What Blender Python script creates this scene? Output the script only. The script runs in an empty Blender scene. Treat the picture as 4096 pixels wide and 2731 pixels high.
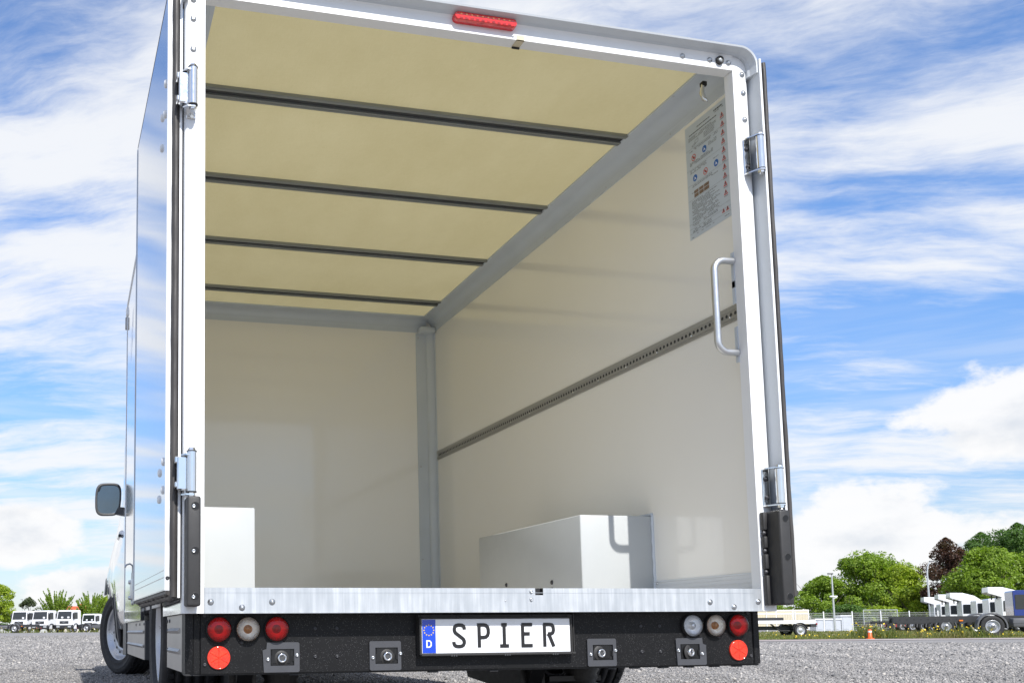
import bpy, bmesh, math, random
import numpy as np
from mathutils import Vector, Matrix

random.seed(7)
rng = np.random.default_rng(11)
SC = bpy.context.scene
COL = SC.collection
R = math.radians

# ------------------------------------------------------------------ camera
cam_d = bpy.data.cameras.new('camera')
cam_d.sensor_fit = 'HORIZONTAL'; cam_d.sensor_width = 36.0
cam_d.lens = 36.0 * 3935.27 / 4096.0
cam_d.shift_x = (2048.0 - 1221.45) / 4096.0
cam_d.shift_y = (2109.67 - 1365.5) / 4096.0
cam_d.clip_start = 0.05; cam_d.clip_end = 3000
cam = bpy.data.objects.new('camera', cam_d); COL.objects.link(cam)
CAM_POS = Vector((-0.3909, -2.9449, 0.3398))
_yaw, _pit, _rol = -0.235, 0.1038, -0.0084
fw = Vector((-math.sin(_yaw)*math.cos(_pit), math.cos(_yaw)*math.cos(_pit), math.sin(_pit)))
rt = Vector((math.cos(_yaw), math.sin(_yaw), 0)); up = rt.cross(fw)
rt2 = rt*math.cos(_rol) + up*math.sin(_rol); up2 = up*math.cos(_rol) - rt*math.sin(_rol)
m = Matrix((rt2, up2, -fw)).transposed().to_4x4(); m.translation = CAM_POS
cam.matrix_world = m
SC.camera = cam

# ------------------------------------------------------------------ node helper
class NT:
    def __init__(s, nt): s.nt = nt; s.nodes = nt.nodes; s.links = nt.links
    def new(s, t, **kw):
        n = s.nodes.new(t)
        for k, v in kw.items(): setattr(n, k, v)
        return n
    def put(s, sock, v):
        if isinstance(v, bpy.types.NodeSocket): s.links.new(v, sock)
        elif v is not None: sock.default_value = v
    def math(s, op, a, b=None, c=None, clamp=False):
        n = s.new('ShaderNodeMath', operation=op); n.use_clamp = clamp
        s.put(n.inputs[0], a); s.put(n.inputs[1], b)
        if c is not None: s.put(n.inputs[2], c)
        return n.outputs[0]
    def vmath(s, op, a, b=None):
        n = s.new('ShaderNodeVectorMath', operation=op)
        s.put(n.inputs[0], a)
        if b is not None: s.put(n.inputs[1], b)
        return n.outputs['Value'] if op in ('LENGTH', 'DOT_PRODUCT') else n.outputs[0]
    def comb(s, x, y, z):
        n = s.new('ShaderNodeCombineXYZ'); s.put(n.inputs[0], x); s.put(n.inputs[1], y); s.put(n.inputs[2], z); return n.outputs[0]
    def sep(s, v):
        n = s.new('ShaderNodeSeparateXYZ'); s.put(n.inputs[0], v); return n.outputs
    def noise(s, vec, scale, detail=4, rough=.55, dist=0.0, lac=2.0):
        n = s.new('ShaderNodeTexNoise'); s.put(n.inputs['Vector'], vec)
        n.inputs['Scale'].default_value = scale; n.inputs['Detail'].default_value = detail
        n.inputs['Roughness'].default_value = rough; n.inputs['Distortion'].default_value = dist
        n.inputs['Lacunarity'].default_value = lac
        return n.outputs[0]
    def voro(s, vec, scale, feature='F1', rand=1.0):
        n = s.new('ShaderNodeTexVoronoi', feature=feature); s.put(n.inputs['Vector'], vec)
        n.inputs['Scale'].default_value = scale; n.inputs['Randomness'].default_value = rand
        return n.outputs
    def ramp(s, v, a, b, lo=0.0, hi=1.0, smooth=True):
        n = s.new('ShaderNodeMapRange'); n.interpolation_type = 'SMOOTHSTEP' if smooth else 'LINEAR'
        s.put(n.inputs[0], v); n.inputs[1].default_value = a; n.inputs[2].default_value = b
        n.inputs[3].default_value = lo; n.inputs[4].default_value = hi
        return n.outputs[0]
    def mix(s, f, a, b, blend='MIX'):
        n = s.new('ShaderNodeMix', data_type='RGBA', blend_type=blend)
        s.put(n.inputs[0], f); s.put(n.inputs[6], a); s.put(n.inputs[7], b); return n.outputs[2]
    def mapping(s, vec, scale=(1, 1, 1), rot=(0, 0, 0), loc=(0, 0, 0)):
        n = s.new('ShaderNodeMapping'); s.put(n.inputs[0], vec)
        n.inputs['Scale'].default_value = scale; n.inputs['Rotation'].default_value = rot; n.inputs['Location'].default_value = loc
        return n.outputs[0]

# ------------------------------------------------------------------ sky and sun
SUN_DIR = Vector((0.098, -1.0, 1.0)).normalized()           # towards the sun
SUN_EL = math.asin(SUN_DIR.z); SUN_ROT = math.atan2(SUN_DIR.x, SUN_DIR.y)
world = bpy.data.worlds.new('World'); SC.world = world; world.use_nodes = True
w = NT(world.node_tree); w.nodes.clear()
sky = w.new('ShaderNodeTexSky', sky_type='NISHITA'); sky.sun_disc = False
sky.sun_elevation = SUN_EL; sky.sun_rotation = SUN_ROT; sky.altitude = 50
sky.air_density = 1.0; sky.dust_density = 0.6; sky.ozone_density = 2.2
tc = w.new('ShaderNodeTexCoord'); D = w.vmath('NORMALIZE', tc.outputs['Generated'])
dx, dy, dz = w.sep(D)
el = w.math('MAXIMUM', dz, 0.0)
den = w.math('ADD', el, 0.16)
px = w.math('DIVIDE', dx, den); py = w.math('DIVIDE', dy, den)
P = w.comb(px, py, 0.0)
# high streaky cloud veil: wisps combed along one wind direction, torn by finer turbulence
wx = w.noise(w.mapping(P, loc=(2.0, 5.0, 0)), 1.1, 4, .55); wy = w.noise(w.mapping(P, loc=(9.0, 1.0, 0)), 1.1, 4, .55)
Pt = w.vmath('ADD', P, w.comb(w.math('MULTIPLY', w.math('SUBTRACT', wx, .5), .34), w.math('MULTIPLY', w.math('SUBTRACT', wy, .5), .34), 0.0))
n1 = w.noise(w.mapping(w.mapping(Pt, rot=(0, 0, R(22))), scale=(.40, 1.0, 1.0)), 3.0, 11, .63, .0)
n2 = w.noise(w.mapping(w.mapping(Pt, rot=(0, 0, R(30))), scale=(.22, 1, 1), loc=(3.1, 1.7, 0)), 9.0, 9, .70, .0)
n3 = w.noise(w.mapping(P, loc=(7.3, 2.9, 0)), .62, 3, .5)
veil = w.math('ADD', w.math('MULTIPLY', n1, .66), w.math('ADD', w.math('MULTIPLY', n2, .16), w.math('MULTIPLY', n3, .42)))
veil_m = w.ramp(w.math('ADD', veil, w.math('MULTIPLY', w.ramp(dz, .22, .48), .01)), .525, .71)
# low cumulus banks near the horizon, in azimuth / elevation
az = w.math('ARCTAN2', dx, dy); elv = w.math('ARCSINE', dz)
AE = w.comb(az, w.math('MULTIPLY', elv, 1.7), 0.0)
cn = w.noise(AE, 21.0, 9, .58, .0)
cn2 = w.noise(w.mapping(AE, loc=(4.0, 9.0, 0)), 5.0, 3, .5)
cum = None
def blob(a, e, ra, re):
    u = w.math('DIVIDE', w.math('SUBTRACT', az, R(a)), R(ra)); v = w.math('DIVIDE', w.math('SUBTRACT', elv, R(e)), R(re))
    d = w.math('SQRT', w.math('ADD', w.math('MULTIPLY', u, u), w.math('MULTIPLY', v, v)))
    return w.math('SUBTRACT', 1.0, d)
for b in [(51.0, 9.9, 6.6, 2.9), (43.6, 4.4, 5.2, 3.4), (50.5, 3.4, 4.0, 2.3), (-2.8, 5.5, 4.4, 2.3), (38.5, 2.6, 4, 1.8), (1.2, 2.4, 5.5, 1.7),
          (-14, 6, 6, 3), (66, 7, 7, 3.2), (85, 6, 8, 3), (-35, 7, 8, 3), (120, 7, 9, 3.4), (-70, 6, 9, 3), (-110, 7, 9, 3.4), (160, 6, 9, 3), (-155, 6.5, 9, 3)]:
    s = blob(*b); cum = s if cum is None else w.math('MAXIMUM', cum, s)
cumd = w.math('ADD', cum, w.math('MULTIPLY', w.math('SUBTRACT', cn, .5), 1.05))
cum_m = w.ramp(cumd, .10, .36)
# thin layered bands low down
bn = w.noise(w.mapping(AE, scale=(1, 6.5, 1), loc=(1.0, 0.3, 0)), 3.4, 6, .55, .25)
band_m = w.math('MULTIPLY', w.ramp(bn, .40, .66), w.ramp(dz, .34, .06))
low = w.math('MULTIPLY', w.ramp(dz, .10, .0), .45)
mask = w.math('MAXIMUM', w.math('MULTIPLY', veil_m, .93), w.math('MULTIPLY', band_m, .62))
mask = w.math('MAXIMUM', mask, low)
skyc = w.mix(1.0, sky.outputs[0], w.mix(w.ramp(dz, .0, .35), (.80, .86, 1.0, 1), (.98, 1.25, 1.58, 1)), 'MULTIPLY')
vcol = w.mix(n1, (6.7, 6.9, 7.25, 1), (7.1, 7.15, 7.2, 1))
c1 = w.mix(mask, skyc, vcol)
ccol = w.mix(w.ramp(w.math('ADD', w.math('MULTIPLY', w.math('SUBTRACT', cn2, .5), 1.6), w.math('ADD', w.math('MULTIPLY', w.math('SUBTRACT', 1.0, cum), .55), w.math('MULTIPLY', w.math('SUBTRACT', cn, .5), 1.3))), -.35, .45), (5.1, 5.45, 6.0, 1), (7.3, 7.3, 7.35, 1))
c2 = w.mix(w.math('MULTIPLY', cum_m, .96), c1, ccol)
bg = w.new('ShaderNodeBackground'); w.put(bg.inputs[0], c2); bg.inputs[1].default_value = 0.10
out = w.new('ShaderNodeOutputWorld'); w.links.new(bg.outputs[0], out.inputs[0])

sun_d = bpy.data.lights.new('sun', 'SUN'); sun_d.energy = 4.2; sun_d.angle = R(0.53); sun_d.color = (1.0, .965, .91)
sun = bpy.data.objects.new('sun', sun_d); COL.objects.link(sun); sun.location = (1, -6, 9)
sun.rotation_euler = (-SUN_DIR).to_track_quat('-Z', 'Y').to_euler()

SC.view_settings.view_transform = 'Standard'; SC.view_settings.look = 'None'
SC.view_settings.exposure = 0.45; SC.view_settings.gamma = 1.0
SC.view_settings.use_curve_mapping = False
SC.render.engine = 'CYCLES'
SC.cycles.max_bounces = 10; SC.cycles.diffuse_bounces = 6; SC.cycles.glossy_bounces = 5
SC.cycles.transmission_bounces = 8; SC.cycles.transparent_max_bounces = 12
SC.cycles.sample_clamp_indirect = 6.0; SC.cycles.caustics_reflective = False; SC.cycles.caustics_refractive = False
SC.cycles.use_denoising = True

# ------------------------------------------------------------------ materials
def pmat(name, col, rough=.5, metal=0.0, var=.08, vs=9.0, bump=0.0, bs=220.0, coat=0.0, spec=.5, stretch=None, rvar=.05, dirt=0.0, translucent=0.0):
    mt = bpy.data.materials.new(name); mt.use_nodes = True
    n = NT(mt.node_tree); b = n.nodes['Principled BSDF']
    t = n.new('ShaderNodeTexCoord'); v = t.outputs['Object']
    vv = n.mapping(v, scale=stretch) if stretch else v
    nz = n.noise(vv, vs, 5, .6)
    f = n.ramp(nz, .25, .75, 1 - var, 1 + var, False)
    c = n.mix(1.0, (*col, 1), n.comb(f, f, f), 'MULTIPLY')
    if dirt:
        dn = n.noise(v, vs * .37, 7, .68)
        c = n.mix(n.math('MULTIPLY', n.ramp(dn, .52, .75), dirt), c, (.22, .20, .17, 1))
    n.put(b.inputs['Base Color'], c)
    n.put(b.inputs['Roughness'], n.ramp(n.noise(vv, vs * 2.3, 4, .6), .3, .7, max(rough - rvar, .01), min(rough + rvar, 1), False))
    b.inputs['Metallic'].default_value = metal
    b.inputs['Specular IOR Level'].default_value = spec
    b.inputs['Coat Weight'].default_value = coat; b.inputs['Coat Roughness'].default_value = .06
    if bump:
        bn_ = n.new('ShaderNodeBump'); bn_.inputs['Strength'].default_value = bump; bn_.inputs['Distance'].default_value = .002
        n.put(bn_.inputs['Height'], n.noise(vv, bs, 3, .6)); n.put(b.inputs['Normal'], bn_.outputs[0])
    if translucent:
        tr = n.new('ShaderNodeBsdfTranslucent'); n.put(tr.inputs[0], c)
        mx = n.new('ShaderNodeMixShader'); mx.inputs[0].default_value = translucent
        n.links.new(b.outputs[0], mx.inputs[1]); n.links.new(tr.outputs[0], mx.inputs[2])
        n.links.new(mx.outputs[0], n.nodes['Material Output'].inputs[0])
    return mt

M = {}
M['white'] = pmat('white_powder_coat', (.80, .81, .82), .38, var=.02, bump=.05, bs=600)
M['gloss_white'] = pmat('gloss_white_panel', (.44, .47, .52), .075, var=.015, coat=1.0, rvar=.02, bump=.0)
M['cab_white'] = pmat('cab_white_paint', (.80, .81, .83), .12, var=.02, coat=1.0)
M['wall'] = pmat('grp_wall_panel', (.86, .845, .80), .22, var=.015, vs=1.2, bump=.03, bs=420, rvar=.0, coat=.9)
M['grey_profile'] = pmat('grey_cove_profile', (.55, .60, .66), .36, var=.04, vs=5, bump=.04, bs=500)
M['beam'] = pmat('roof_beam_steel', (.26, .275, .27), .45, metal=.35, var=.10, vs=14, stretch=(.2, 1, 1))
M['beam_dark'] = pmat('beam_groove', (.035, .037, .04), .6, var=.1)
M['alu'] = pmat('aluminium', (.60, .61, .62), .33, metal=.9, var=.06, vs=18, stretch=(1, .05, 1))
M['chrome'] = pmat('stainless_steel', (.78, .79, .80), .14, metal=1.0, var=.04, vs=30)
M['bolt'] = pmat('zinc_bolt', (.52, .54, .56), .30, metal=.9, var=.1, vs=80)
M['bolt_dark'] = pmat('black_bolt', (.045, .045, .05), .35, metal=.3, var=.1, vs=60)
M['rubber'] = pmat('black_rubber', (.027, .026, .0255), .55, var=.15, vs=30, bump=.25, bs=500, rvar=.1)
M['seal'] = pmat('seal_rubber', (.05, .046, .044), .5, var=.35, vs=14, bump=.5, bs=60, stretch=(1, 1, .35))
M['tyre'] = pmat('tyre_rubber', (.020, .020, .022), .72, var=.25, vs=22, bump=.2, bs=260, rvar=.08, dirt=.12)
M['plastic'] = pmat('dark_grey_plastic', (.060, .062, .066), .48, var=.12, vs=20, bump=.2, bs=700)
M['bracket'] = pmat('grey_bracket', (.060, .062, .070), .45, var=.08, vs=40, bump=.15, bs=800)
M['black'] = pmat('matt_black_steel', (.016, .016, .017), .6, var=.2, vs=20)
M['under'] = pmat('underbody_black', (.014, .014, .015), .42, var=.3, vs=18)
M['rim'] = pmat('silver_wheel_paint', (.50, .51, .54), .30, metal=.55, var=.06, vs=10, coat=.3)
M['skirt'] = pmat('grey_skirt_panel', (.33, .315, .30), .36, metal=.35, var=.05, vs=5, stretch=(1, .3, 1))
M['plate_white'] = pmat('plate_white', (.80, .81, .83), .28, var=.02, coat=.5)
M['plate_blue'] = pmat('plate_blue', (.005, .055, .52), .28, var=.04, coat=.5)
M['plate_black'] = pmat('plate_black', (.014, .014, .015), .35, var=.1)
M['yellow'] = pmat('star_yellow', (.80, .55, .04), .4, var=.04)
M['mirror'] = pmat('mirror_glass', (.34, .40, .43), .03, metal=1.0, var=.05)
M['glass_dark'] = pmat('dark_glass', (.020, .024, .028), .05, var=.2, vs=2, coat=.6)
M['print_bg'] = pmat('notice_film', (.52, .58, .64), .33, var=.02)
M['print_ink'] = pmat('notice_ink', (.035, .038, .045), .5, var=.1)
M['print_red'] = pmat('notice_red', (.55, .05, .03), .45, var=.08)
M['print_blue'] = pmat('notice_blue', (.015, .12, .42), .45, var=.08)
M['print_brown'] = pmat('notice_brown', (.20, .13, .09), .5, var=.3, vs=60)
M['wheelbox'] = pmat('grey_white_sheet', (.435, .455, .46), .42, var=.02, bump=.08, bs=500)
M['rail_gloss'] = pmat('polished_rail', (.55, .57, .60), .07, metal=1.0, var=.03, rvar=.02)
M['shaded_white'] = pmat('shaded_white_sheet', (.52, .55, .58), .40, var=.02)  # white lip and door skin, their shade put into the base colour
M['kick'] = pmat('kick_plate_alu', (.66, .69, .72), .38, var=.03, vs=6, stretch=(1, .1, 1))
M['rail'] = pmat('lashing_rail_alu', (.36, .355, .335), .38, metal=.3, var=.05, vs=10, stretch=(1, .05, 1))
M['buffer'] = pmat('moulded_buffer_rubber', (.031, .0305, .031), .52, var=.12, vs=30, bump=.2, bs=500)
M['floor'] = pmat('phenolic_floor', (.56, .54, .51), .50, var=.10, vs=30, bump=.3, bs=300)
M['decal'] = pmat('side_decal', (.20, .30, .58), .3, var=.05)
M['tan'] = pmat('cream_sheet', (.60, .53, .38), .55, var=.05, vs=3, dirt=.08)
M['far_white'] = pmat('truck_white', (.80, .81, .83), .25, var=.02, coat=.5)
M['far_blue'] = pmat('truck_blue', (.005, .028, .20), .22, var=.05, coat=.7)
M['far_grey'] = pmat('fender_grey', (.105, .108, .118), .5, var=.08)
M['far_black'] = pmat('chassis_black', (.028, .029, .032), .5, var=.15, dirt=.1)
M['orange'] = pmat('marker_orange', (.85, .22, .02), .35, var=.05)
M['red'] = pmat('lamp_red', (.42, .006, .006), .2, var=.1, coat=.8)
M['galv_post'] = pmat('galvanised_post', (.55, .57, .58), .4, metal=.5, var=.1, vs=6)
M['fence'] = pmat('fence_wire', (.58, .60, .60), .5, metal=.3, var=.1)
M['tile'] = pmat('red_roof_tile', (.50, .13, .06), .7, var=.2, vs=6)
M['render'] = pmat('house_render', (.60, .56, .50), .8, var=.06)
M['bark'] = pmat('bark', (.085, .065, .05), .9, var=.35, vs=6, bump=.5, bs=40)
M['cone'] = pmat('bollard_orange', (.80, .12, .02), .45, var=.06)
M['pale_shed'] = pmat('pale_shed', (.52, .55, .60), .5, var=.06, vs=2)

def mat_galv():
    mt = bpy.data.materials.new('galvanised_sill'); mt.use_nodes = True; n = NT(mt.node_tree); b = n.nodes['Principled BSDF']
    v = n.new('ShaderNodeTexCoord').outputs['Object']
    st = n.noise(n.mapping(v, scale=(1, 1, .045)), 55, 6, .7)
    pa = n.noise(n.mapping(v, scale=(1, 1, .5)), 7, 6, .6)
    spa = n.voro(n.mapping(v, scale=(1, 1, .55)), 38)
    f = n.math('ADD', n.math('MULTIPLY', n.ramp(st, .30, .72), .26), n.math('ADD', n.math('MULTIPLY', pa, .5), n.math('MULTIPLY', spa[0], .12)))
    c = n.mix(n.ramp(f, .25, .85), (.47, .50, .53, 1), (.76, .78, .80, 1))
    n.put(b.inputs['Base Color'], c); b.inputs['Metallic'].default_value = .45
    n.put(b.inputs['Roughness'], n.ramp(f, .2, .9, .30, .52))
    bp = n.new('ShaderNodeBump'); bp.inputs['Strength'].default_value = .12; bp.inputs['Distance'].default_value = .0015
    n.put(bp.inputs['Height'], f); n.put(b.inputs['Normal'], bp.outputs[0])
    return mt
M['galv'] = mat_galv()

def mat_ceiling():
    mt = bpy.data.materials.new('translucent_grp_roof'); mt.use_nodes = True; n = NT(mt.node_tree); b = n.nodes['Principled BSDF']
    v = n.new('ShaderNodeTexCoord').outputs['Object']
    wa = n.noise(n.mapping(v, scale=(1, .06, 1)), 420, 2, .5); wb = n.noise(n.mapping(v, scale=(.06, 1, 1)), 420, 2, .5)
    bl = n.noise(v, 1.6, 4, .6); bl2 = n.noise(n.mapping(v, scale=(1, .3, 1)), 9, 4, .6)
    f = n.math('ADD', n.math('MULTIPLY', n.math('ADD', wa, wb), .24), n.math('ADD', n.math('MULTIPLY', bl, .48), n.math('MULTIPLY', bl2, .24)))
    c = n.mix(n.ramp(f, .36, .84, smooth=False), (.52, .45, .235, 1), (.65, .58, .345, 1))
    n.put(b.inputs['Base Color'], c); b.inputs['Roughness'].default_value = .6
    bp = n.new('ShaderNodeBump'); bp.inputs['Strength'].default_value = .35; bp.inputs['Distance'].default_value = .001
    n.put(bp.inputs['Height'], n.math('ADD', wa, wb)); n.put(b.inputs['Normal'], bp.outputs[0])
    tr = n.new('ShaderNodeBsdfTranslucent'); n.put(tr.inputs[0], c)
    mx = n.new('ShaderNodeMixShader'); mx.inputs[0].default_value = .22
    n.links.new(b.outputs[0], mx.inputs[1]); n.links.new(tr.outputs[0], mx.inputs[2])
    n.links.new(mx.outputs[0], n.nodes['Material Output'].inputs[0])
    return mt
M['ceiling'] = mat_ceiling()

def mat_bumper():
    mt = bpy.data.materials.new('black_bumper_with_drops'); mt.use_nodes = True; n = NT(mt.node_tree); b = n.nodes['Principled BSDF']
    v = n.new('ShaderNodeTexCoord').outputs['Object']
    vo = n.voro(n.mapping(v, scale=(1, 1, .55)), 330)
    keep = n.math('GREATER_THAN', n.sep(vo['Color'])[0], .38)
    dens = n.ramp(n.noise(v, 9, 3, .6), .25, .60)
    drop = n.math('MULTIPLY', n.ramp(vo[0], .30, .12), n.math('MULTIPLY', keep, dens))
    c = n.mix(n.math('MULTIPLY', drop, .20), n.mix(n.noise(v, 9, 5, .65), (.0055, .0055, .006, 1), (.012, .012, .013, 1)), (.45, .46, .47, 1))
    n.put(b.inputs['Base Color'], c); n.put(b.inputs['Roughness'], n.ramp(drop, 0, 1, .46, .16)); b.inputs['Specular IOR Level'].default_value = .22; n.put(b.inputs['Coat Weight'], n.math('MULTIPLY', drop, .8))
    bp = n.new('ShaderNodeBump'); bp.inputs['Strength'].default_value = .6; bp.inputs['Distance'].default_value = .0025
    n.put(bp.inputs['Height'], n.math('ADD', drop, n.math('MULTIPLY', n.noise(v, 700, 2, .5), .12))); n.put(b.inputs['Normal'], bp.outputs[0])
    return mt
M['bumper'] = mat_bumper()

def mat_lens(name, c0, c1, c2):
    mt = bpy.data.materials.new(name); mt.use_nodes = True; n = NT(mt.node_tree); b = n.nodes['Principled BSDF']
    v = n.new('ShaderNodeTexCoord').outputs['Object']
    nz = n.noise(v, 60, 4, .7); nz2 = n.voro(v, 150)[0]
    c = n.mix(n.ramp(n.math('ADD', nz, n.math('MULTIPLY', nz2, .3)), .4, .85), (*c0, 1), (*c1, 1))
    n.put(b.inputs['Base Color'], c); b.inputs['Roughness'].default_value = .14
    b.inputs['Coat Weight'].default_value = 1.0; b.inputs['Coat Roughness'].default_value = .03
    b.inputs['Subsurface Weight'].default_value = 0.0
    bp = n.new('ShaderNodeBump'); bp.inputs['Strength'].default_value = .15; bp.inputs['Distance'].default_value = .001
    n.put(bp.inputs['Height'], nz2); n.put(b.inputs['Normal'], bp.outputs[0])
    return mt
M['lens_red'] = mat_lens('red_lamp_lens', (.50, .006, .010), (.78, .016, .016), None)
M['lens_dark_red'] = mat_lens('dark_red_bulb', (.22, .003, .005), (.42, .008, .008), None)
M['lens_clear'] = mat_lens('clear_lamp_reflector', (.20, .22, .23), (.58, .61, .62), None)
M['lens_warm'] = mat_lens('clear_indicator_reflector', (.22, .18, .15), (.56, .49, .42), None)
M['lens_amber'] = mat_lens('amber_bulb', (.42, .13, .02), (.70, .28, .04), None)
M['reflector'] = mat_lens('red_orange_reflector', (.66, .022, .008), (.78, .045, .012), None)
def mat_shell(name, col):
    mt = bpy.data.materials.new(name); mt.use_nodes = True; n = NT(mt.node_tree)
    for x in list(n.nodes):
        if x.type != 'OUTPUT_MATERIAL': n.nodes.remove(x)
    v = n.new('ShaderNodeTexCoord').outputs['Object']
    t = n.new('ShaderNodeBsdfTransparent'); n.put(t.inputs[0], n.mix(n.ramp(n.noise(v, 90, 3, .6), .3, .7), (*col, 1), tuple(min(1, c*1.15) for c in col) + (1,)))
    g = n.new('ShaderNodeBsdfGlossy'); g.inputs['Roughness'].default_value = .04
    fr = n.new('ShaderNodeFresnel'); fr.inputs[0].default_value = 1.5
    mx = n.new('ShaderNodeMixShader'); n.links.new(fr.outputs[0], mx.inputs[0]); n.links.new(t.outputs[0], mx.inputs[1]); n.links.new(g.outputs[0], mx.inputs[2])
    n.links.new(mx.outputs[0], n.nodes['Material Output'].inputs[0]); return mt
M['shell_red'] = mat_shell('red_lens_shell', (1.0, .07, .08))
M['shell_clear'] = mat_shell('clear_lens_shell', (.93, .94, .95))
M['shell_warm'] = mat_shell('smoked_lens_shell', (.90, .84, .77))
M['bowl'] = pmat('lamp_reflector_bowl', (.93, .93, .94), .18, metal=.45, var=.08, vs=60)
M['bulb_red'] = pmat('lamp_bulb_grey', (.48, .46, .46), .2, var=.1)
M['bulb_amber'] = pmat('lamp_bulb_amber', (.55, .20, .03), .2, var=.1, coat=.6)
M['recess'] = pmat('recess_black', (.005, .005, .0055), .4, var=.2)
M['lens_red2'] = mat_lens('red_bulb_cover', (.36, .004, .007), (.62, .012, .012), None)
M['led'] = mat_lens('lamp_led', (.95, .30, .06), (1.0, .45, .12), None)

def mat_gravel():
    mt = bpy.data.materials.new('gravel'); mt.use_nodes = True; n = NT(mt.node_tree); b = n.nodes['Principled BSDF']
    v = n.new('ShaderNodeTexCoord').outputs['Object']
    a = n.voro(v, 44); a2 = n.voro(v, 95); big = n.noise(v, .35, 5, .6); mid = n.noise(v, 3.0, 5, .65)
    g = n.math('ADD', n.math('MULTIPLY', n.sep(a['Color'])[0], .55), n.math('MULTIPLY', n.sep(a2['Color'])[1], .35))
    g = n.math('ADD', g, n.math('MULTIPLY', n.math('SUBTRACT', mid, .5), .6))
    c = n.mix(n.ramp(g, .1, 1.0, smooth=False), (.125, .122, .122, 1), (.37, .352, .342, 1))
    c = n.mix(n.math('MULTIPLY', n.ramp(big, .4, .7), .35), c, (.26, .248, .241, 1))
    n.put(b.inputs['Base Color'], c); b.inputs['Roughness'].default_value = .85
    bp = n.new('ShaderNodeBump'); bp.inputs['Strength'].default_value = .5; bp.inputs['Distance'].default_value = .012
    n.put(bp.inputs['Height'], n.math('SUBTRACT', 1.0, n.math('ADD', n.math('MULTIPLY', a[0], .7), n.math('MULTIPLY', a2[0], .4))))
    n.put(b.inputs['Normal'], bp.outputs[0])
    return mt
M['gravel'] = mat_gravel()

def mat_stones():
    mt = bpy.data.materials.new('gravel_stones'); mt.use_nodes = True; n = NT(mt.node_tree); b = n.nodes['Principled BSDF']
    g = n.new('ShaderNodeNewGeometry'); v = n.new('ShaderNodeTexCoord').outputs['Object']
    r = g.outputs['Random Per Island']
    cr = n.new('ShaderNodeValToRGB'); n.put(cr.inputs[0], r)
    e = cr.color_ramp.elements; e[0].position = 0; e[0].color = (.07, .07, .076, 1); e[1].position = 1; e[1].color = (.56, .52, .47, 1)
    for p, c in ((.10, (.13, .13, .13, 1)), (.4, (.235, .228, .225, 1)), (.7, (.30, .288, .28, 1)), (.9, (.40, .38, .365, 1))):
        x = e.new(p); x.color = c
    lg = n.ramp(n.noise(n.mapping(n.mapping(v, rot=(0, 0, .5)), scale=(1, .25, 1)), 1.1, 5, .6), .3, .7, .86, 1.18)
    n.put(b.inputs['Base Color'], n.mix(1.0, n.mix(n.math('MULTIPLY', n.noise(v, 160, 3, .6), .5), cr.outputs[0], (.2, .19, .18, 1)), n.comb(lg, lg, lg), 'MULTIPLY'))
    b.inputs['Roughness'].default_value = .8
    return mt
M['stones'] = mat_stones()

def mat_ground(name, c0, c1, scale, c2=None):
    mt = bpy.data.materials.new(name); mt.use_nodes = True; n = NT(mt.node_tree); b = n.nodes['Principled BSDF']
    v = n.new('ShaderNodeTexCoord').outputs['Object']
    nz = n.noise(v, scale, 8, .7); c = n.mix(n.ramp(nz, .3, .7), (*c0, 1), (*c1, 1))
    if c2: c = n.mix(n.ramp(n.noise(v, scale * .13, 4, .6), .48, .62), c, (*c2, 1))
    n.put(b.inputs['Base Color'], c); b.inputs['Roughness'].default_value = .9
    bp = n.new('ShaderNodeBump'); bp.inputs['Strength'].default_value = .6; bp.inputs['Distance'].default_value = .02
    n.put(bp.inputs['Height'], n.noise(v, scale * 9, 3, .6)); n.put(b.inputs['Normal'], bp.outputs[0])
    return mt
M['road'] = mat_ground('pinkish_asphalt', (.31, .265, .26), (.38, .335, .325), 2.5)
M['verge'] = mat_ground('dry_grass_soil', (.16, .15, .06), (.24, .20, .10), 1.2, (.12, .16, .04))

def mat_leaf(name, c0, c1, c2):
    mt = bpy.data.materials.new(name); mt.use_nodes = True; n = NT(mt.node_tree); b = n.nodes['Principled BSDF']
    g = n.new('ShaderNodeNewGeometry'); v = n.new('ShaderNodeTexCoord').outputs['Object']
    r = g.outputs['Random Per Island']
    c = n.mix(r, (*c0, 1), (*c1, 1)); c = n.mix(n.ramp(n.noise(v, .55, 3, .6), .45, .65), c, (*c2, 1))
    n.put(b.inputs['Base Color'], c); b.inputs['Roughness'].default_value = .55
    tr = n.new('ShaderNodeBsdfTranslucent'); n.put(tr.inputs[0], n.mix(1.0, c, (1.1, 1.25, .6, 1), 'MULTIPLY'))
    mx = n.new('ShaderNodeMixShader'); mx.inputs[0].default_value = .42
    n.links.new(b.outputs[0], mx.inputs[1]); n.links.new(tr.outputs[0], mx.inputs[2])
    n.links.new(mx.outputs[0], n.nodes['Material Output'].inputs[0])
    return mt
M['leaf_mid'] = mat_leaf('leaf_mid_green', (.135, .225, .020), (.27, .375, .036), (.225, .33, .030))
M['leaf_lime'] = mat_leaf('leaf_lime_green', (.21, .31, .020), (.36, .44, .032), (.31, .385, .028))
M['leaf_dark'] = mat_leaf('leaf_dark_green', (.06, .14, .026), (.13, .22, .045), (.09, .175, .038))
M['leaf_grey'] = mat_leaf('leaf_olive_green', (.065, .095, .040), (.11, .14, .06), (.09, .11, .05))
M['leaf_purple'] = mat_leaf('leaf_copper', (.055, .027, .022), (.13, .060, .040), (.085, .055, .03))
M['grass'] = mat_leaf('weed_green', (.10, .15, .03), (.20, .21, .06), (.24, .21, .09))
M['flower'] = pmat('yellow_flower', (.75, .55, .03), .6, var=.1)

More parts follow.
